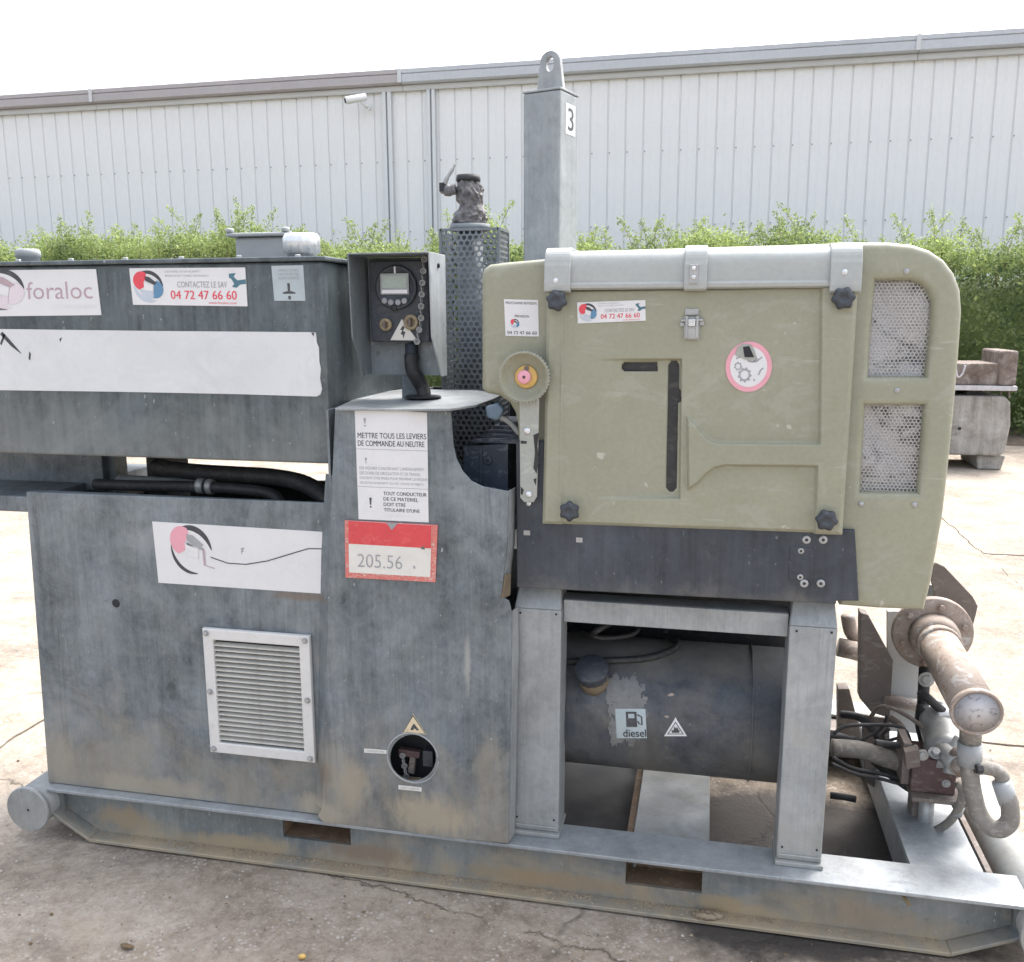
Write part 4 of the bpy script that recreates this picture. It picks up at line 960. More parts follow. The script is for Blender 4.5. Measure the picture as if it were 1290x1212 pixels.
edge_d = np.minimum(np.minimum(U, 1-U)*.75, np.minimum(V, 1-V)*.6); hgt -= .008*(1-sm(edge_d-.004, .006))
hgt += .0006*np.sin(Xg*21+Zg*9)*np.sin(Zg*17)
sl1 = sdf(hx([(783,459),(786,456),(828,456),(828,468),(786,468),(783,465)], DY), Xg, Zg)
sl2 = sdf(hx([(842,460),(846,455),(852,455),(855,460),(855,490),(858,492),(858,506),(854,508),(852,615),(848,620),(843,620),(839,615)], DY), Xg, Zg)
slm = np.maximum(sl1, sl2); hgt -= .010*sm(slm-.001, .003)
nv, nu = Xg.shape; Yg = DY-.008-hgt
vs = list(zip(Xg.ravel(), Yg.ravel(), Zg.ravel())); fs = []
b = MB(); dark = []
for j in range(nv-1):
    for i in range(nu-1):
        a = j*nu+i; (dark if slm[j,i] > .0006 else fs).append((a, a+nu, a+nu+1, a+1))
b.add(vs, fs, 'hood_green', True)
for f in dark: b.f.append(f); b.mi.append(b.mid('rubber_black')); b.sm.append(True)
door = b.build('hood_door', hood, recalc=False)
b = MB(); q = hx([(691,366),(1078,360),(1058,670),(686,657)], DY)
L = list(range(4)); b.hexa([(x, DY+.0085, z) for x, z in q], [(x, H0+.03, z) for x, z in q], 'rubber_black'); b.build('door_seal', door)

# grey lid beam with three straps
def lidprof(o=0.0, z0=1.552, z1=1.640):
    yf = -.028-o
    pr = [(yf+.004,z0-o),(yf-.004,z0+.004-o),(yf-.005,z0+.012)] + ([(yf+.001,z0+.017)] if not o else []) + [(yf+.001-o*.3,z1-.036)]
    for t in range(10, 91, 10): pr.append((yf+.036-.035*math.cos(R(t)), z1-.036+(.036+o)*math.sin(R(t))))
    pr += [(.20,z1+o),(.20,z1-.05),(H0+.004,z1-.05),(H0+.004,z0-o)] if False else [(.16,z1+o),(.16,z1-.02),(-.0145,z1-.03),(-.0145,z0-o)]
    return pr
lx0, lx1 = xz(700,340,-.03)[0], xz(1062,335,-.03)[0]
b = MB(); b.prismx(lidprof(), lx0, lx1, 'lid_grey'); lid = b.build('lid', hood)
for p_ in lid.data.polygons: p_.use_smooth = True
lid.data.set_sharp_from_angle(angle=R(32))
for (a, c, z0) in ((686,719,1.546),(862,891,1.548),(1046,1086,1.540)):
    xa, xb = xz(a,340,-.03)[0], xz(c,340,-.03)[0]
    b = MB(); b.prismx(lidprof(.006, z0+.006, 1.641), xa, xb, 'lid_grey'); sp_ = b.build('strap', lid, bevel=.0025)
for px_, py_ in ((700,354),(1064,343)):
    b = MB(); screw(b, at(px_, py_, -.0362), .0048, mat='zinc_bright'); b.build('screw', lid)
b = MB(); q0, q1 = xz(869,333,-.04), xz(879,358,-.04); b.box(q0[0], q1[0], -.042, -.0345, q1[1], q0[1], 'zinc'); b.build('buckle', lid, bevel=.002)
for yy in (338,349):
    b = MB(); screw(b, at(874, yy, -.0425), .0035, mat='zinc_bright'); b.build('screw', lid)
# star knobs
k0 = None; KY = -.020
for px_, py_ in ((703,379),(1061,376),(719,642),(1040,653)):
    c0 = at(px_, py_, KY)
    if k0 is None:
        b = MB(); b.lathe([(.010,0),(.012,.008),(.0205,.010),(.0225,.016),(.0225,.022),(.019,.028),(.009,.030),(.008,.0285),(0,.0285)], (0,0,0), (0,-1,0), 'knob_black', 60, True, 6, .10); k0 = b.build('knob', door); k0.location = c0; adopt(k0, door); k0.rotation_euler = (0, .3, 0)
    else: o = k0.copy(); COL.objects.link(o); adopt(o, door); o.location = c0; o.rotation_euler = (0, random.uniform(0,1), 0)
# toggle latch
LY = DY-.0086
b = MB(); q0, q1 = xz(865,389,LY), xz(879,396,LY); A = lambda x0_,y0_,x1_,y1_,ya,yb,mt: b.box(xz(x0_,y0_,LY)[0], xz(x1_,y1_,LY)[0], LY-yb, LY-ya, xz(x1_,y1_,LY)[1], xz(x0_,y0_,LY)[1], mt)
A(863,389,880,397,.0005,.004,'zinc'); A(862,399,881,428,.0005,.003,'zinc'); A(864,398,866.5,426,.003,.013,'zinc'); A(877,398,879.5,426,.003,.013,'zinc'); A(866.6,411,876.8,427,.004,.011,'zinc'); A(867.5,402,876,411,.012,.016,'zinc_bright'); A(857,406,862,411,.001,.006,'zinc'); A(881,404,887,410,.001,.006,'zinc')
b.cyl(Vector(at(858,404,LY-.009)), Vector(at(886,403,LY-.009)), .003, 'zinc', 8)
b.build('toggle_latch', door, bevel=.0012)
# broken cap lug over the round pink sticker
c0 = at(938,440,LY); b = MB(); b.prism(XZ([(926,447),(929,437),(936,433),(946,434),(950,440),(954,452),(948,456),(937,452)], LY), LY-.004, LY+.002, 'hood_worn'); b.prism(XZ([(936,437),(944,436),(950,450),(938,450)], LY-.005), LY-.0055, LY-.0042, 'dark_void'); b.build('broken_lug', door, bevel=.0015)

# black sill band under the door
bd = [(650,556),(684,556),(684,662),(1060,674),(1077,673),(1082,757),(1062,756),(1050,760),(652,741)]
b = MB(); b.plate(hx([(650,556),(686,556),(686,655),(1077,668),(1082,757),(1054,757),(1053,761),(800,748),(651,740)], 0), [], -.002, H0+.075, 'black_dusty', .004); sill = b.build('sill', pu)
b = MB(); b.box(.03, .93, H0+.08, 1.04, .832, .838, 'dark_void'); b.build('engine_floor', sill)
for px_, py_ in ((1016,680),(1037,680),(1013,735),(1034,735),(1009,694),(1008,727)):
    c0 = at(px_, py_, -.0025); b = MB(); rr = .0095 if py_ in (680,735) else .007
    b.lathe([(rr,0),(rr,.002),(rr*.6,.003),(rr*.45,.0025),(0,.0025)], c0, (0,-1,0), 'zinc', 20); b.lathe([(rr*.4,.0027),(rr*.3,.003)], c0, (0,-1,0), 'rubber_black', 10); b.build('rivet', sill)
b = MB(); q = [xz(993,690,0), xz(1026,690,0), xz(1026,729,0), xz(993,729,0)]; b.plate(rrect(q[3][0], q[3][1], q[1][0], q[1][1], .006), [], -.0035, -.0018, 'black_dusty', .0006); b.build('cover_plate', sill)
b = MB(); b.box(xz(648,700,.03)[0], xz(655,700,.03)[0], .02, .04, xz(650,690,.03)[1], xz(650,668,.03)[1], 'white_tag'); b.build('bracket_tab', sill)
for px_, py_ in ((664,671),(730,680)):
    b = MB(); b.box(*sorted((xz(px_-4,py_,0)[0], xz(px_+4,py_,0)[0])), -.003, -.0018, xz(px_,py_+3,0)[1], xz(px_,py_-3,0)[1], 'zinc'); b.build('chip_plate', sill)

# round guard wheel and its flat arm
WY = -.012; wc = at(661,475,WY-.02)
b = MB(); b.lathe([(.026,.0),(.054,.004),(.0580,.012),(.0590,.028),(.0565,.032),(.0535,.028),(.045,.011),(.0,.009)], (wc.x,WY,wc.z), (0,-1,0), 'hood_green', 48); wheel = b.build('guard_wheel', hood)
t0 = None
for i in range(44):                                    # knurled rim
    a = 2*math.pi*i/44
    if t0 is None: b = MB(); b.box(-.0022,.0022,-.004,.010,-.002,.0012,'hood_worn'); t0 = b.build('knurl', wheel); o = t0
    else: o = t0.copy(); COL.objects.link(o)
    adopt(o, wheel); o.location = (wc.x+.059*math.cos(a), WY-.026, wc.z+.059*math.sin(a)); o.rotation_euler = (0, -a+math.pi/2, 0)
b = MB(); b.lathe([(.027,0),(.027,.004),(.024,.006),(0,.006)], (wc.x+.002,WY-.0095,wc.z), (0,-1,0), 'ochre', 32); b.lathe([(.016,0),(.016,.008),(.0135,.010),(.0,.010)], (wc.x-.001,WY-.0155,wc.z), (0,-1,0), 'print_pink', 24); b.lathe([(.004,.0102),(.003,.0108)], (wc.x-.001,WY-.0155,wc.z), (0,-1,0), 'maroon', 10); b.lathe([(.006,0),(.006,.002)], (wc.x+.004,WY-.0155,wc.z+.0205), (0,-1,0), 'rust_plate', 10); b.build('hub', wheel)
aq = XZ([(655,500),(680,500),(677,625),(673,632),(661,632),(656,626)], WY)
b = MB(); b.plate(aq, [], WY-.008, WY-.001, 'hood_worn', .002); arm = b.build('arm', hood)
for px_, py_, rr in ((664,543,.006),(666,623,.006),(666,634,.005)):
    b = MB(); screw(b, at(px_, py_, WY-.0083 if py_ < 630 else -.0025), rr, mat='zinc_bright'); b.build('bolt', arm)
for poly in ([(672,548),(679,545),(677,562),(679,580),(676,597),(672,590),(674,570)],[(656,555),(664,556),(663,559),(656,559)],[(656,613),(660,617),(658,624),(656,622)],[(672,604),(676,602),(675,612)]):
    b = MB(); b.prism(XZ(poly, WY-.008), WY-.0086, WY-.0079, 'rubber_black'); b.build('chipped_patch', arm)

# ---- fuel tank
FY, FZc, FR = .285, .435, .178; f0, f1 = -.12, .705
b = MB(); b.lathe([(.0,-.02),(FR*.7,-.017),(FR*.93,-.008),(FR,.006),(FR,f1-f0-.006),(FR*.93,f1-f0+.008),(FR*.7,f1-f0+.017),(0,f1-f0+.02)], (f0,FY,FZc), (1,0,0), 'tank_black', 72)
ft_ = b.build('fuel_tank', pu)
for xx in (.60,):
    b = MB(); b.lathe([(FR+.0005,0),(FR+.003,.001),(FR+.003,.005),(FR+.0005,.006)], (xx,FY,FZc), (1,0,0), 'tank_black', 64); b.build('strap', ft_)
b = MB(); b.lathe([(FR+.0005,0),(FR+.002,.001),(FR+.002,.004),(FR+.0005,.005)], (.02,FY,FZc), (1,0,0), 'tank_black', 64); b.build('weld_seam', ft_)
def ontank(px, py, o=0.0):                              # point where the pixel's ray meets the tank
    d = ray(px, py); a_ = d.y**2+d.z**2; oy, oz = CAM.y-FY, CAM.z-FZc; rr = FR+o
    b_ = 2*(oy*d.y+oz*d.z); c_ = oy*oy+oz*oz-rr*rr; t = (-b_-math.sqrt(max(0, b_*b_-4*a_*c_)))/(2*a_); return CAM+d*t
fc = ontank(748,856); fn_ = Vector((-.06, -.58, .81)).normalized()
b = MB(); b.lathe([(.040,-.02),(.040,.010),(.034,.014),(.034,.034)], fc, fn_, 'brown_wood', 32); neck = b.build('filler_neck', ft_)
b = MB(); b.lathe([(.036,.028),(.0435,.029),(.044,.034),(.044,.052),(.0415,.056),(.0,.0565)], fc, fn_, 'knob_black', 48, True, 16, .03); b.build('cap', neck)
b = MB(); b.tube([ontank(x, y, .011) for x, y in ((700,834),(735,833),(775,832),(815,829),(846,819),(853,808),(838,800))]+[Vector((.36,.34,.66)),Vector((.22,.38,.665)),Vector((.05,.36,.66))], .009, 'rubber_black', 10, 6)
b.build('cable_loop', ft_, recalc=False)
b = MB(); b.tube([(.10,.30,.63),(.17,.20,.655),(.22,.19,.65),(.30,.24,.66),(.26,.4,.69)], .007, 'rubber_black', 8, 6); b.tube([(.18,.20,.65),(.20,.18,.675),(.24,.22,.69)], .009, 'rubber_black', 8, 6); b.build('cable_bundle', ft_, recalc=False)
b = MB(); b.box(.0,.79,.50,.51,.40,.831,'rubber_black'); b.build('dark_backsheet', pu)  # added black sheet that keeps the gap above the fuel tank dark
b = MB()
for (pts) in ([(764,858),(772,852),(790,853),(806,858),(811,870),(812,895),(806,925),(795,938),(785,934),(776,942),(768,925),(770,900),(764,880)],):
    NG = 46; gx_ = np.linspace(756,820,NG); gy_ = np.linspace(845,950,NG)
    GXx, GYy = np.meshgrid((gx_[1:]+gx_[:-1])/2, (gy_[1:]+gy_[:-1])/2); dd = sdf(pts, GXx, GYy)
    for j in range(NG-1):
        for i in range(NG-1):
            if dd[j,i] > 5*math.sin(i*.55+j*.3)*math.sin(j*.42-i*.2)+2.5*math.sin(i*1.7)*math.sin(j*1.3):
                b.add([ontank(x,y,.0010) for x,y in ((gx_[i],gy_[j]),(gx_[i+1],gy_[j]),(gx_[i+1],gy_[j+1]),(gx_[i],gy_[j+1]))], [(0,1,2,3)], 'worn_metal', True)
b.build('worn_patch', ft_, recalc=False)
def tanksticker(x0, y0, x1, y1, mat, skew=0): return Sticker(None, mat, .0016, fn=lambda u, v, o: ontank(x0+(x1-x0)*u+skew*v, y0+(y1-y0)*v, o))
s_ = tanksticker(775,893,813,930,'sticker_grey',2)
s_.poly([(.34,.10),(.70,.10),(.70,.62),(.34,.62)], 'print_black',1).poly([(.42,.17),(.62,.17),(.62,.32),(.42,.32)],'sticker_grey',2).line([(.72,.2),(.86,.28),(.86,.55),(.76,.5),(.72,.42)],.025,'print_black')
s_.text('diesel', .22, .70, .98, .96, 'print_black', .02).build('diesel_sticker', ft_)
s_ = Sticker(None, 'white_vinyl', .0016, fn=lambda u, v, o: ontank(851+(u-.5)*29*max(.02, v), 904+23.5*v, o))
s_.poly([(.5-.40,.90),(.5+.40,.90),(.5,.22)], 'print_black', 1).poly([(.5-.34,.86),(.5+.34,.86),(.5,.30)], 'white_vinyl', 2)
s_.poly([(.30,.82),(.24,.66),(.38,.70),(.40,.46),(.54,.60),(.62,.50),(.70,.66),(.76,.70),(.70,.82)], 'print_black', 3).build('flame_sticker', ft_)
for px_, py_, r_ in ((846,875,.006),(840,903,.005),(843,876,.004)):
    b = MB(); c0 = ontank(px_,py_,.001); b.sphere(c0, r_, 'rust_pipe', 8, (1.3,.3,.8)); b.build('rust_spot', ft_)

# ---- pipework and valve gear at the right end
def solid_px(name, pxs, Y, th, mat, bev=.002, parent=None):
    b = MB(); b.prism(XZ(pxs, Y), Y, Y+th, mat); return b.build(name, parent or pu, bevel=bev)
solid_px('support_channel', [(1084,772),(1094,775),(1125,832),(1121,905),(1098,898),(1083,880)], .56, .05, 'rust_plate')
solid_px('backing_board', [(1118,770),(1168,770),(1165,925),(1118,921)], .60, .02, 'board_grey')
q = [(1060,775),(1084,775),(1080,900),(1060,890)]
solid_px('bracket_plate', [(1170,718),(1179,709),(1190,714),(1226,752),(1232,764),(1224,797),(1214,822),(1196,812),(1182,770)], .62, .012, 'rust_plate')
solid_px('bracket_plate', [(1168,735),(1186,742),(1192,752),(1196,772),(1168,772)], .66, .012, 'galvanised_light')
PE = at(1230,897,.09); PF = at(1174,797,.54); pd = (PE-PF).normalized()
b = MB(); b.cyl(PF-pd*.02, PE, .0525, 'rust_pipe', 40); b.lathe([(.066,0),(.066,.035),(.060,.045),(.0545,.050)], PF+pd*.012, pd, 'rust_pipe', 40); b.lathe([(.0545,0),(.0585,.002),(.0585,.012),(.0545,.014)], PF+pd*.085, pd, 'rust_pipe', 40); pipe = b.build('discharge_pipe', pu)
b = MB(); b.lathe([(.105,-.010),(.108,-.006),(.108,.008),(.105,.012),(.06,.012)], PF, pd, 'rust_pipe', 48); fl = b.build('flange', pipe)
X_, Y_, Z_ = frame_of(pd)
for i in range(6):
    a = R(20+60*i); c0 = PF+X_*(.085*math.cos(a))+Y_*(.085*math.sin(a))+pd*.0125; b = MB(); hexbolt(b, c0, .009, tuple(pd), 'rust_pipe', True, .009); b.build('bolt', fl)
b = MB(); b.lathe([(.0525,-.012),(.058,-.010),(.059,.004),(.055,.006),(.053,.0035),(.0,.0035)], PE, pd, 'rust_pipe', 40); b.lathe([(.050,.0045),(.0,.005)], PE, pd, 'pale_end', 32); b.build('end_cap', pipe)
# upright fitting, motor, valve block
VY = .34
bar('hydraulic_fitting', [(1165,842),(1163,880),(1162,905)], .50, .016, 'rubber_black', n=1)
bar('hydraulic_hose', [(1163,890),(1161,910),(1166,935)], .45, .018, 'rubber_black')
b = MB(); hexbolt(b, at(1167,856,.485), .014, (0,-1,0), 'zinc'); b.build('hose_nut', pu)
m0, m1 = at(1184,912,.42), at(1200,968,.28)
b = MB(); d_ = (m1-m0).normalized(); L_ = (m1-m0).length
b.lathe([(.0,-.035),(.035,-.033),(.050,-.02),(.054,.0),(.054,L_*.5),(.060,L_*.52),(.060,L_*.72),(.042,L_*.8),(.040,L_),(.0,L_)], m0, d_, 'zinc', 32); motor = b.build('hydraulic_motor', pu)
b = MB(); b.lathe([(.0,-.040),(.036,-.038),(.051,-.024),(.055,-.004),(.055,.022),(.0545,.022)], m0+Vector((.012,0,.004)), d_, 'white_plastic', 32); b.build('white_cap', motor)
b = MB(); cb_ = m0+Vector((.0,-.02,.045)); b.cyl(cb_, cb_+Vector((-.06,.01,.05)), .012, 'rubber_black', 14); b.cyl(m0+Vector((.03,-.045,.01)), m0+Vector((.05,-.06,.03)), .008, 'print_blue', 12); b.build('hose_tail', motor)
b = MB(); vb0, vb1 = at(1150,955,VY-.06), at(1203,1003,VY-.06); b.box(vb0.x, vb1.x, VY-.06, VY+.05, vb1.z, vb0.z, 'maroon'); vb = b.build('valve_block', pu, bevel=.004)
b = MB(); hexbolt(b, at(1192,987,VY-.0605), .007, mat='zinc'); b.build('block_bolt', vb)
b = MB(); b.lathe([(.012,0),(.012,.008),(.008,.008)], at(1150,976,VY-.03), (-1,-.3,0), 'zinc', 14); b.build('port_plug', vb)
b = MB(); b.box(vb0.x-.02, vb0.x-.001, VY-.04, VY+.05, vb1.z+.01, vb0.z+.03, 'rust_plate'); b.build('side_bracket', vb)
sh_ = at(1148,1003,VY-.08); sh2 = at(1232,1012,VY-.08); b = MB(); b.box(sh_.x, sh2.x, VY-.09, VY+.08, vb1.z-.012, vb1.z-.0005, 'rust_plate'); b.build('valve_shelf', pu, bevel=.002)
b = MB(); b.box(vb0.x+.02, vb0.x+.07, VY-.01, VY+.05, FZ-.003, vb1.z-.0125, 'rust_plate'); b.build('valve_leg', pu, bevel=.002)
c0 = at(1208,965,.22); b = MB(); b.cyl(c0+Vector((-.02,.08,0)), c0, .026, 'zinc', 18); b.lathe([(.022,0),(.022,.022)], c0, (.2,-1,0), 'rust_pipe', 6, False); b.build('union', pu)
# return hose with its swaged ends
HYs = [.16,.15,.15,.14,.13,.12,.11,.12,.13,.14,.15,.16]
bar('return_hose', [(1221,950),(1222,975),(1226,1000),(1233,1025),(1246,1041),(1261,1044),(1272,1034),(1272,1015),(1268,1000)], [.16,.16,.155,.15,.14,.13,.13,.135,.14], .0215, 'hose_dusty')
bar('hose_ferrule', [(1224,908),(1222,935)], .17, .026, 'hose_dusty', n=1); bar('hose_ferrule', [(1222,936),(1221,962)], .165, .0295, 'cast_grey', n=1)
bar('hose_ferrule', [(1262,985),(1271,1012)], .14, .023, 'cast_grey', n=1)
bar('elbow', [(1266,992),(1262,978),(1254,970),(1240,967),(1226,968)], .15, .017, 'hose_dusty')
bar('stub_pipe', [(1222,963),(1250,963)], .24, .017, 'hose_dusty', n=1)
b = MB(); hexbolt(b, at(1236,968,.14), .012, (-1,-.4,0), 'rubber_black', False, .015); b.build('hose_nut', pu)
bar('drain_hose', [(1206,988),(1212,996),(1210,1012),(1202,1028),(1190,1040),(1174,1048)], [.24,.24,.24,.25,.27,.3], .0105, 'hose_dusty')
bar('hose_ferrule', [(1209,1016),(1205,1027)], .247, .0125, 'cast_grey', n=1)
bar('drain_pipe', [(1168,1003),(1166,1030),(1164,1052)], .32, .020, 'zinc', n=1)
# loose cabling, cross pipe and rusty stubs behind the right post
bar('suction_pipe', [(1048,942),(1085,945),(1115,955),(1140,962)], [.42,.42,.40,.36], .025, 'hose_dusty')
b = MB()
for pts, Y_, rr in (([(1050,925),(1065,915),(1095,913),(1125,914),(1140,920),(1145,932),(1135,942),(1118,938),(1112,926),(1120,918)],.40,.0052), ([(1068,945),(1090,930),(1110,918),(1118,900)],.43,.0045), ([(1050,955),(1075,968),(1110,975),(1150,985)],.36,.006), ([(1048,962),(1078,975),(1105,980),(1148,992)],.34,.005), ([(1102,935),(1125,938),(1150,940)],.34,.009), ([(1110,935),(1130,930),(1142,925),(1147,933)],.41,.0045)):
    b.tube([at(x, y, Y_+.01*math.sin(i)) for i, (x, y) in enumerate(pts)], rr, 'rubber_black', 8, 6)
b.build('cabling', pu, recalc=False)
bar('suction_hose', [(1050,930),(1085,940),(1110,962),(1140,985),(1165,1000)], [.55,.50,.45,.42,.40], .020, 'rubber_black')
bar('hydraulic_hose', [(1060,900),(1085,905),(1108,930),(1132,950),(1156,962)], [.62,.58,.5,.42,.36], .012, 'rubber_black')
bar('hydraulic_hose', [(1122,905),(1135,915),(1142,935),(1150,950)], [.5,.46,.40,.36], .010, 'rust_plate')
bar('rusty_pipe', [(1112,880),(1140,886),(1168,890)], .57, .018, 'rust_pipe', n=1)
bar('copper_line', [(1096,905),(1110,890),(1140,900),(1176,930),(1182,960)], [.5,.47,.42,.36,.33], .006, 'rust_plate')
bar('steel_pipe', [(1210,930),(1200,950),(1196,975)], [.30,.28,.26], .016, 'zinc')
solid_px('clamp_plate', [(1140,948),(1158,944),(1160,966),(1142,970)], .27, .03, 'rust_plate')
b = MB(); hexbolt(b, at(1162,951,.278), .010, mat='zinc'); b.build('port_nut', vb)
b = MB(); hexbolt(b, at(1178,949,.272), .011, (0,-.6,.8), 'zinc', True, .014); b.build('port_nut', vb)
b = MB(); b.lathe([(.024,0),(.026,.004),(.026,.020),(.020,.024),(.018,.05)], at(1206,952,.25), (.3,-.9,.2), 'rust_plate', 20); b.build('coupling', motor)
solid_px('foot_bracket', [(1085,900),(1121,906),(1121,985),(1112,1000),(1090,985)], .60, .012, 'rust_plate')
bar('rusty_pipe', [(1056,815),(1070,818),(1085,822)], .75, .030, 'rust_pipe', n=1)
bar('rusty_elbow', [(1068,775),(1072,795),(1080,806)], .78, .022, 'rust_pipe')
solid_px('rear_bracket', [(1056,868),(1070,868),(1085,925),(1080,945),(1056,940)], .72, .05, 'rust_plate')
bar('torch_body', [(1046,1002),(1064,1004),(1078,1007)], .50, .010, 'rubber_black', n=1)

# ---- printed stickers, plates and lettering
SY = -.0005; FULL = ('print_black','print_red','print_blue','print_steel','print_black')
s_ = Sticker(quad([(-45,341),(121,339),(128,397),(-45,399)], .0015), 'white_vinyl')
s_.logo(.285, .42, .175, .45, ('print_black','print_red','print_pale','print_pale','print_mauve'), 'print_black')
s_.text('foraloc', .475, .26, .955, .64, 'print_mauve', .0)
s_.text('LOCATION   SERVICE', .66, .76, .97, .85, 'print_faint').build('logo_sticker', tank)
def sav(cs, Y, parent):
    s_ = Sticker(quad(cs, Y), 'white_vinyl'); s_.logo(.155, .50, .13, .44, FULL)
    s_.text('UNE PANNE, OU UN INCIDENT ?', .31, .07, .62, .13, 'print_grey'); s_.text('BESOIN D\'UN CONSEIL TECHNIQUE ?', .31, .18, .69, .24, 'print_grey')
    s_.text('CONTACTEZ LE SAV', .41, .36, .84, .52, 'print_grey', .015).text('04 72 47 66 60', .345, .60, .915, .83, 'print_red', .022)
    s_.text('www.foraloc.com', .67, .88, .91, .95, 'print_red')
    s_.poly([(.86,.16),(.92,.14),(.90,.24),(.93,.33),(1.0,.30),(1.0,.42),(.95,.44),(.92,.52),(.88,.50),(.90,.42),(.88,.30),(.86,.26)], 'print_teal', 1)
    return s_.build('contact_sticker', parent)
sav([(163,338),(309,337),(312,386),(168,384)], .0015, tank)
s_ = Sticker(quad([(342,335),(382,334),(385,379),(346,379)], .0015), 'sticker_grey')
for i, t in enumerate(('NIVEAU HUILE','MINIMUM DE','REMPLISSAGE')): s_.text(t, .2, .10+i*.11, .85, .17+i*.11, 'print_grey')
s_.poly([(.46,.50),(.54,.50),(.54,.72),(.70,.76),(.70,.80),(.30,.80),(.30,.76),(.46,.72)], 'print_black').poly([(.46,.86),(.54,.86),(.54,.96),(.46,.96)], 'print_black').build('instruction_sticker', tank)
wb = [(-60,413),(0,414.5),(200,417),(394,418.5),(398,419),(399.5,432),(402,438),(402.5,455),(404.5,465),(403.5,477),(406,490),(404,497),(399,499.5),(300,496.5),(150,493.5),(0,491.5),(-60,491)]
b = MB(); b.prism(XZ(wb, .0015), -.0008, .0016, 'white_dirty'); band = b.build('white_band', tank)
for pl in ([(0,421),(3,418),(14,430),(26,444),(27,446),(14,436)],[(0,433),(5,420),(7,422),(2,435)],[(37,443),(39,446),(38,454),(36,452)],[(75,427),(78,425),(76,431)],[(392,419),(396,419),(395,424)]):
    b = MB(); b.prism(XZ(pl, -.001), -.0016, -.0009, 'print_black'); b.build('scrape', band)
s_ = Sticker(quad([(192,657),(406,670),(408,748),(200,734)], -.0004), 'white_vinyl')
s_.logo(.225, .42, .125, .40, ('print_black','print_pink',None,None,'print_grey'), 'print_black')
s_.line([(.34,.52),(.44,.60),(.55,.60),(.68,.52),(.82,.38),(.92,.28),(1.0,.27)], .008, 'print_black', 3, 2.6)
s_.text('foraloc', .44, .36, .94, .60, 'print_faint')
s_.poly([(.525,.34),(.545,.33),(.545,.36),(.535,.36),(.542,.40),(.53,.41),(.532,.44),(.526,.44)], 'print_grey').poly([(.20,.30),(.30,.38),(.30,.42),(.20,.34)], 'print_grey', 4).line([(.30,.40),(.30,.66),(.36,.70)], .006, 'print_mauve', 4).build('faded_logo_sticker', cabinet)
# notice on the cover panel
s_ = Sticker(quad([(447,516),(538,517),(540,658),(452,654)], YC-.0003), 'white_vinyl', .0012, [(0,0),(.2,.008),(.5,.0),(.8,.012),(1,.02),(1,1),(0,1)])
s_.text('!', .12, .07, .155, .15, 'print_grey', .02).text('METTRE TOUS LES LEVIERS', .03, .205, .985, .255, 'print_black', .016).text('DE COMMANDE AU NEUTRE', .03, .275, .96, .325, 'print_black', .016)
s_.line([(.0,.352),(1,.357)], .002, 'print_grey').text('!', .12, .43, .15, .48, 'print_grey', .02)
for i, t in enumerate(('DES MESURES CONCERNANT L\'AMENAGEMENT','DES ZONES DE CIRCULATION ET DE TRAVAIL','DOIVENT ETRE PRISES POUR PREVENIR LE RISQUE','DE RETOURNEMENT OU DE CHUTE D\'OBJETS')): s_.text(t, .04, .510+i*.046, (.95,.90,.985,.94)[i], .538+i*.046, 'print_grey')
s_.line([(.0,.695),(1,.70)], .002, 'print_grey')
for i, t in enumerate(('TOUT CONDUCTEUR','DE CE MATERIEL','DOIT ETRE','TITULAIRE D\'UNE')): s_.text(t, .37, .735+i*.05, (.98,.86,.68,.88)[i], .767+i*.05, 'print_black', .02)
s_.poly([(.165,.795),(.20,.795),(.19,.862),(.172,.862)], 'print_black').poly([(.17,.872),(.195,.872),(.195,.887),(.17,.887)], 'print_black').line([(.05,.915),(.18,.76),(.31,.915),(.05,.915)], .003, 'print_faint')
s_.text('AUTORISATION', .38, .945, .80, .965, 'print_faint').build('notice_sticker', cover)
# red framed plate
A4 = [(435,655),(552,661),(549,733),(436,727)]
b = MB(); o_ = XZ(A4, YC); inn = XZ([(439,658),(545,664),(543,729),(439,723)], YC); b.plate(list(reversed(o_)), [], YC-.005, YC-.0005, 'red_worn', .001); rp = b.build('red_frame', cover)
s_ = Sticker(quad([(439,656),(544,662),(542,727),(440,721)], YC-.0052), 'white_tag')
s_.poly([(0,0),(1,0),(1,.44),(0,.44)], 'red_paint').poly([(.46,-.01),(.60,-.01),(.53,.13)], 'galvanised_light', 2)
s_.text('2055', .11, .62, .50, .86, 'print_grey', -.01, 2).text('6', .565, .62, .64, .86, 'print_grey', -.01, 2).text('5', .475, .62, .54, .86, 'print_grey', -.01, 3) if False else s_.text('205.56', .11, .62, .66, .88, 'print_grey', -.008, 2)
s_.poly([(.79,.80),(.81,.79),(.825,.84),(.80,.86)], 'print_grey').poly([(.88,.42),(.92,.40),(.93,.47),(.88,.46)], 'rust_plate', 2).build('number_plate', rp)
s_ = Sticker(quad([(507,899),(537,900),(537,925),(507,923)], YC-.0003), 'sand_print', .0012, [(.45,0),(1,1),(0,1)])
s_.line([(.45,.06),(.96,.96),(.04,.96),(.45,.06)], .02, 'print_black').poly([(.34,.80),(.42,.58),(.50,.48),(.58,.60),(.70,.80),(.62,.84),(.52,.72),(.42,.84)], 'print_black').build('warning_sticker', cover)
s_ = Sticker(quad([(459,943),(487,945),(487,949.5),(459,948)], YC-.0003), 'white_tag'); s_.text('COUPE BATTERIE', .1, .25, .9, .75, 'print_grey').build('tag_sticker', cover)
s_ = Sticker(quad([(502,989),(531,992),(531,997),(502,994)], YC-.0003), 'white_tag'); s_.text('ARRET / MARCHE', .1, .25, .9, .75, 'print_grey').build('tag_sticker', cover)
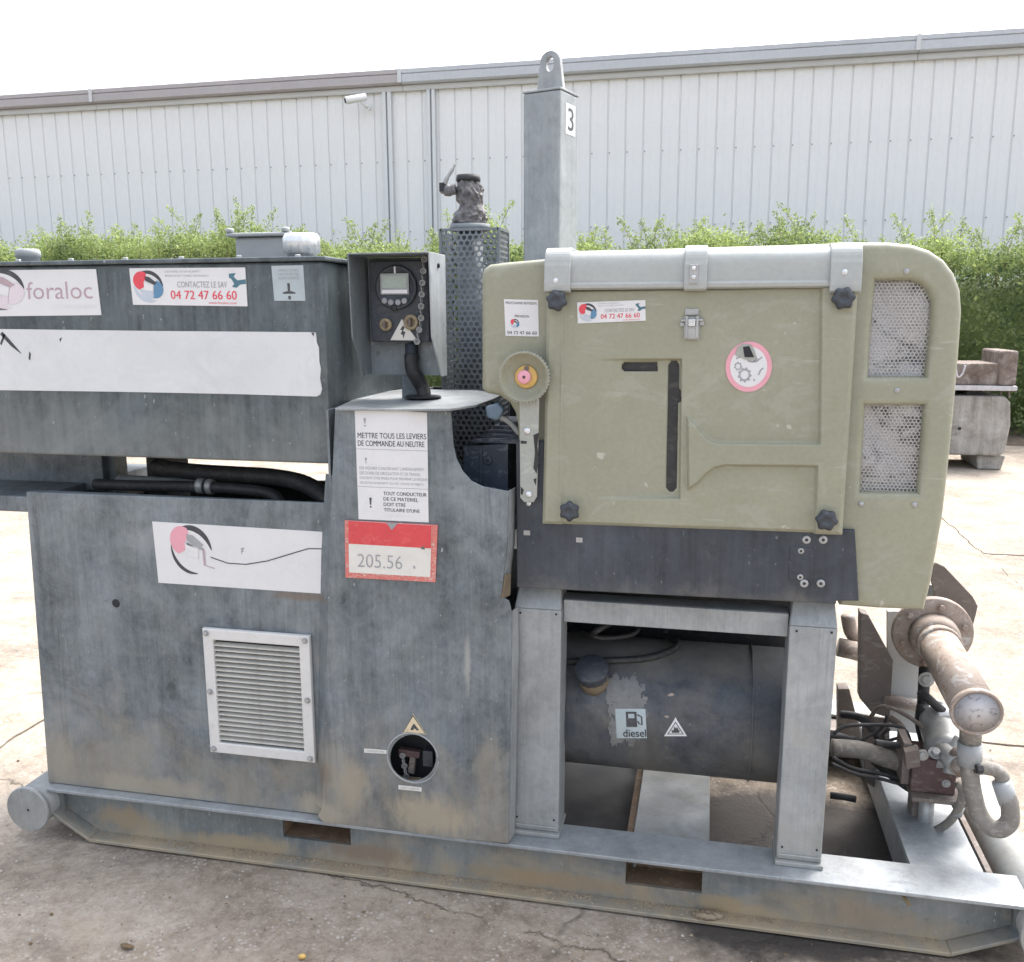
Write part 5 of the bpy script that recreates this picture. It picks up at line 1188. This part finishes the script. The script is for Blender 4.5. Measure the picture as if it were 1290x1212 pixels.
# hood stickers
s_ = Sticker(quad([(635,377),(678,378),(679,424),(637,423)], H0-.0003), 'white_vinyl')
s_.text('PROCHAINE REVISION', .05, .06, .95, .13, 'print_black', .01).line([(.12,.22),(.9,.22),(.9,.36),(.12,.36),(.12,.22)], .008, 'print_faint').text('PREVISION', .30, .42, .72, .49, 'print_black', .01).logo(.30, .66, .13, .13, FULL).text('foraloc', .48, .63, .92, .70, 'print_faint').text('04 72 47 66 60', .06, .86, .94, .95, 'print_black', .02).build('revision_sticker', hood)
sav([(727,381),(813,378),(813.5,404),(728,407.5)], DY-.0088, door)
N_ = 32; qc = at(943,464,DY-.0088); r1 = .050
poly = [(.5+.5*math.cos(2*math.pi*i/N_), .5+.5*math.sin(2*math.pi*i/N_)) for i in range(N_)]
s_ = Sticker([qc+Vector((-r1,0,r1*1.18)), qc+Vector((r1,0,r1*1.18)), qc+Vector((r1,0,-r1*1.05)), qc+Vector((-r1,0,-r1*1.05))], 'print_pink', .0012, poly)
s_.poly([(.5+.40*math.cos(2*math.pi*i/N_), .5+.40*math.sin(2*math.pi*i/N_)) for i in range(N_)], 'white_vinyl', 1)
def gear(cx_, cy_, r_, n):
    a = []; c = []
    for i in range(n*4+1):
        t = 2*math.pi*i/(n*4); rr = r_*(1.18 if i % 4 < 2 else .95); a.append((cx_+rr*math.cos(t), cy_+rr*math.sin(t))); c.append((cx_+r_*.66*math.cos(t), cy_+r_*.66*math.sin(t)))
    s_.strip(a, c, 'print_grey', 2)
gear(.42,.66,.13,9); gear(.27,.49,.075,7)
s_.line([(.22,.34),(.36,.28),(.52,.34),(.66,.40),(.78,.30)], .014, 'print_grey', 2).poly([(.44,.30),(.60,.26),(.70,.34),(.60,.42),(.48,.40)], 'print_grey', 2).poly([(.50,.32),(.58,.30),(.62,.35),(.54,.38)], 'white_vinyl', 3).line([(.72,.66),(.76,.56),(.82,.52)], .016, 'print_grey', 2).line([(.62,.74),(.64,.78)], .016, 'print_grey', 2)
s_.build('moving_parts_sticker', door)
# rag tied round the exhaust outlet: stands free of the machine
rx = xz(578,270,.685)[0]; rz = gz1+.021
rag = empty('rag', (xe,.685,rz)); tag(rag, 'crumpled grey brown rag bound round the top of the exhaust pipe', 'rag')
b = MB(); vs = []; fs = []; n1, n2 = 70, 84; zt_ = xz(580,222,.685)[1]; Hh = zt_-rz
prof_r = lambda t: .054-.012*min(1,t*2.5)+.004*math.sin(t*11)-.004*t
for j in range(n1+1):
    t = j/n1
    for i in range(n2):
        a = 2*math.pi*i/n2; rr = prof_r(t)*(1+.13*mnoise.noise(Vector((math.cos(a)*1.5, math.sin(a)*1.5, t*4.5)))-.22*abs(mnoise.noise(Vector((math.cos(a)*3.2, math.sin(a)*3.2, t*8+3))))+.05*math.sin(3*a+t*7)+.045*math.sin(7*a-t*17)+.03*math.sin(13*a+t*29)+.02*math.sin(t*26+2*a))
        vs.append((xe+rr*math.cos(a)+.004*math.sin(t*4), .685+rr*math.sin(a), rz+Hh*t*.93))
for j in range(n1):
    for i in range(n2): fs.append((j*n2+i, j*n2+(i+1) % n2, (j+1)*n2+(i+1) % n2, (j+1)*n2+i))
b.add(vs, fs, 'rag_brown', True); tx = xe+.004*math.sin(4)
b.build('wrapping', rag)
b = MB(); b.lathe([(.036,0),(.038,.004),(.036,Hh*.13),(.030,Hh*.13),(.028,.01),(0,.01)], (tx,.685,rz+Hh*.88), (0,0,1), 'rubber_black', 24); b.build('outlet', rag)
b = MB(); P = lambda x, y: at(x, y, .66)
b.tube([P(574,238), P(565,240), P(557,238)], [.016,.018,.014], 'rag_brown', 10); b.tube([P(560,232), P(563,224), P(570,213), P(573,207)], [.008,.006,.004], 'zinc', 8); b.box(P(555,234).x, P(561,234).x, .645, .675, P(557,242).z, P(557,231).z, 'rubber_black'); b.tube([P(589,228), P(592,245), P(594,268), P(598,280)], .006, 'rubber_black', 8); b.build('clamp', rag)

# small loose things
c0 = xz(890,1148,-.035); mc_ = (c0[0], -.015, .0115)
md = empty('mud_clod', mc_); tag(md, 'dry brown clod of mud lying on the lower skid flange', 'mud')
b = MB()
for i in range(26): b.sphere((mc_[0]+.030*math.sin(i*2.4)*(i/26)**.6, mc_[1]+.004+.012*math.cos(i*2.4), .012+.008*((i*7)%5)/5), .005+.007*((i*11)%7)/7, 'mud', 8, (1.5,1,.7), .3)
b.build('lump', md, recalc=False)
t0 = onz(1140,1135,.05); tw = tag(MB().tube([at(1136,1126,.012), at(1141,1133,-.005), at(1146,1141,-.012)], .004, 'dead_leaf', 6).build('twig'), 'short straw coloured twig caught on the skid beam web', 'twig')
for px_, py_, nm, lb, cat, mt in ((160,1194,'fallen_leaf','dark curled leaf lying on the concrete at lower left','leaf','twig'),(381,1207,'pebble','small ochre pebble on the concrete at the bottom edge','pebble','ochre')):
    c0 = onz(px_, py_, 0); b = MB(); b.sphere((c0.x, c0.y, .004), .011, mt, 10, (1.5,.7,.5) if nm == 'fallen_leaf' else (.8,.6,.6), .2); tag(b.build(nm, recalc=False), lb, cat)
b = MB()
for i in range(2600):
    if i < 1500: x, y = random.uniform(-2.6,1.8), random.uniform(-1.1,.05)
    else: x, y = random.uniform(-7,6), random.uniform(-.2,8)
    if -1.3 < x < 1.25 and y > -.04 and y < 1.1: continue
    r_ = random.choice((.0015,.002,.002,.003,.0045))*random.uniform(.7,1.2)
    vs = [(x+r_*random.uniform(.7,1.3)*dx, y+r_*random.uniform(.7,1.3)*dy, -.003+r_*dz) for dx, dy, dz in ((-1,-.6,0),(1,-.8,0),(.8,.8,0),(-.8,.9,0),(.1,0,1.3))]
    b.add(vs, [(0,1,4),(1,2,4),(2,3,4),(3,0,4)], random.choice(('stone_pale','stone_pale','mud','twig')))
tag(b.build('grit', recalc=False), 'loose grit and crumbs scattered on the concrete', 'grit', kind='stuff')
b = MB()                                               # dried mud lying along the lower flange
for i in range(1500):
    x = random.triangular(-1.2,1.05,-.2) if random.random() < .6 else random.uniform(-1.22,1.05); y = random.uniform(-.022,.012) if random.random() < .4 else random.uniform(-.004,.014); r_ = random.choice((.0012,.0016,.002,.0028,.004))
    vs = [(x+r_*random.uniform(.8,1.6)*dx, y+r_*random.uniform(.6,1)*dy, .0112+r_*.6*dz) for dx, dy, dz in ((-1,-.6,0),(1,-.8,0),(.8,.8,0),(-.8,.9,0),(.1,.3,1.1))]
    b.add(vs, [(0,1,4),(1,2,4),(2,3,4),(3,0,4)], 'mud')
tag(b.build('dried_mud', sk, recalc=False), kind='stuff')
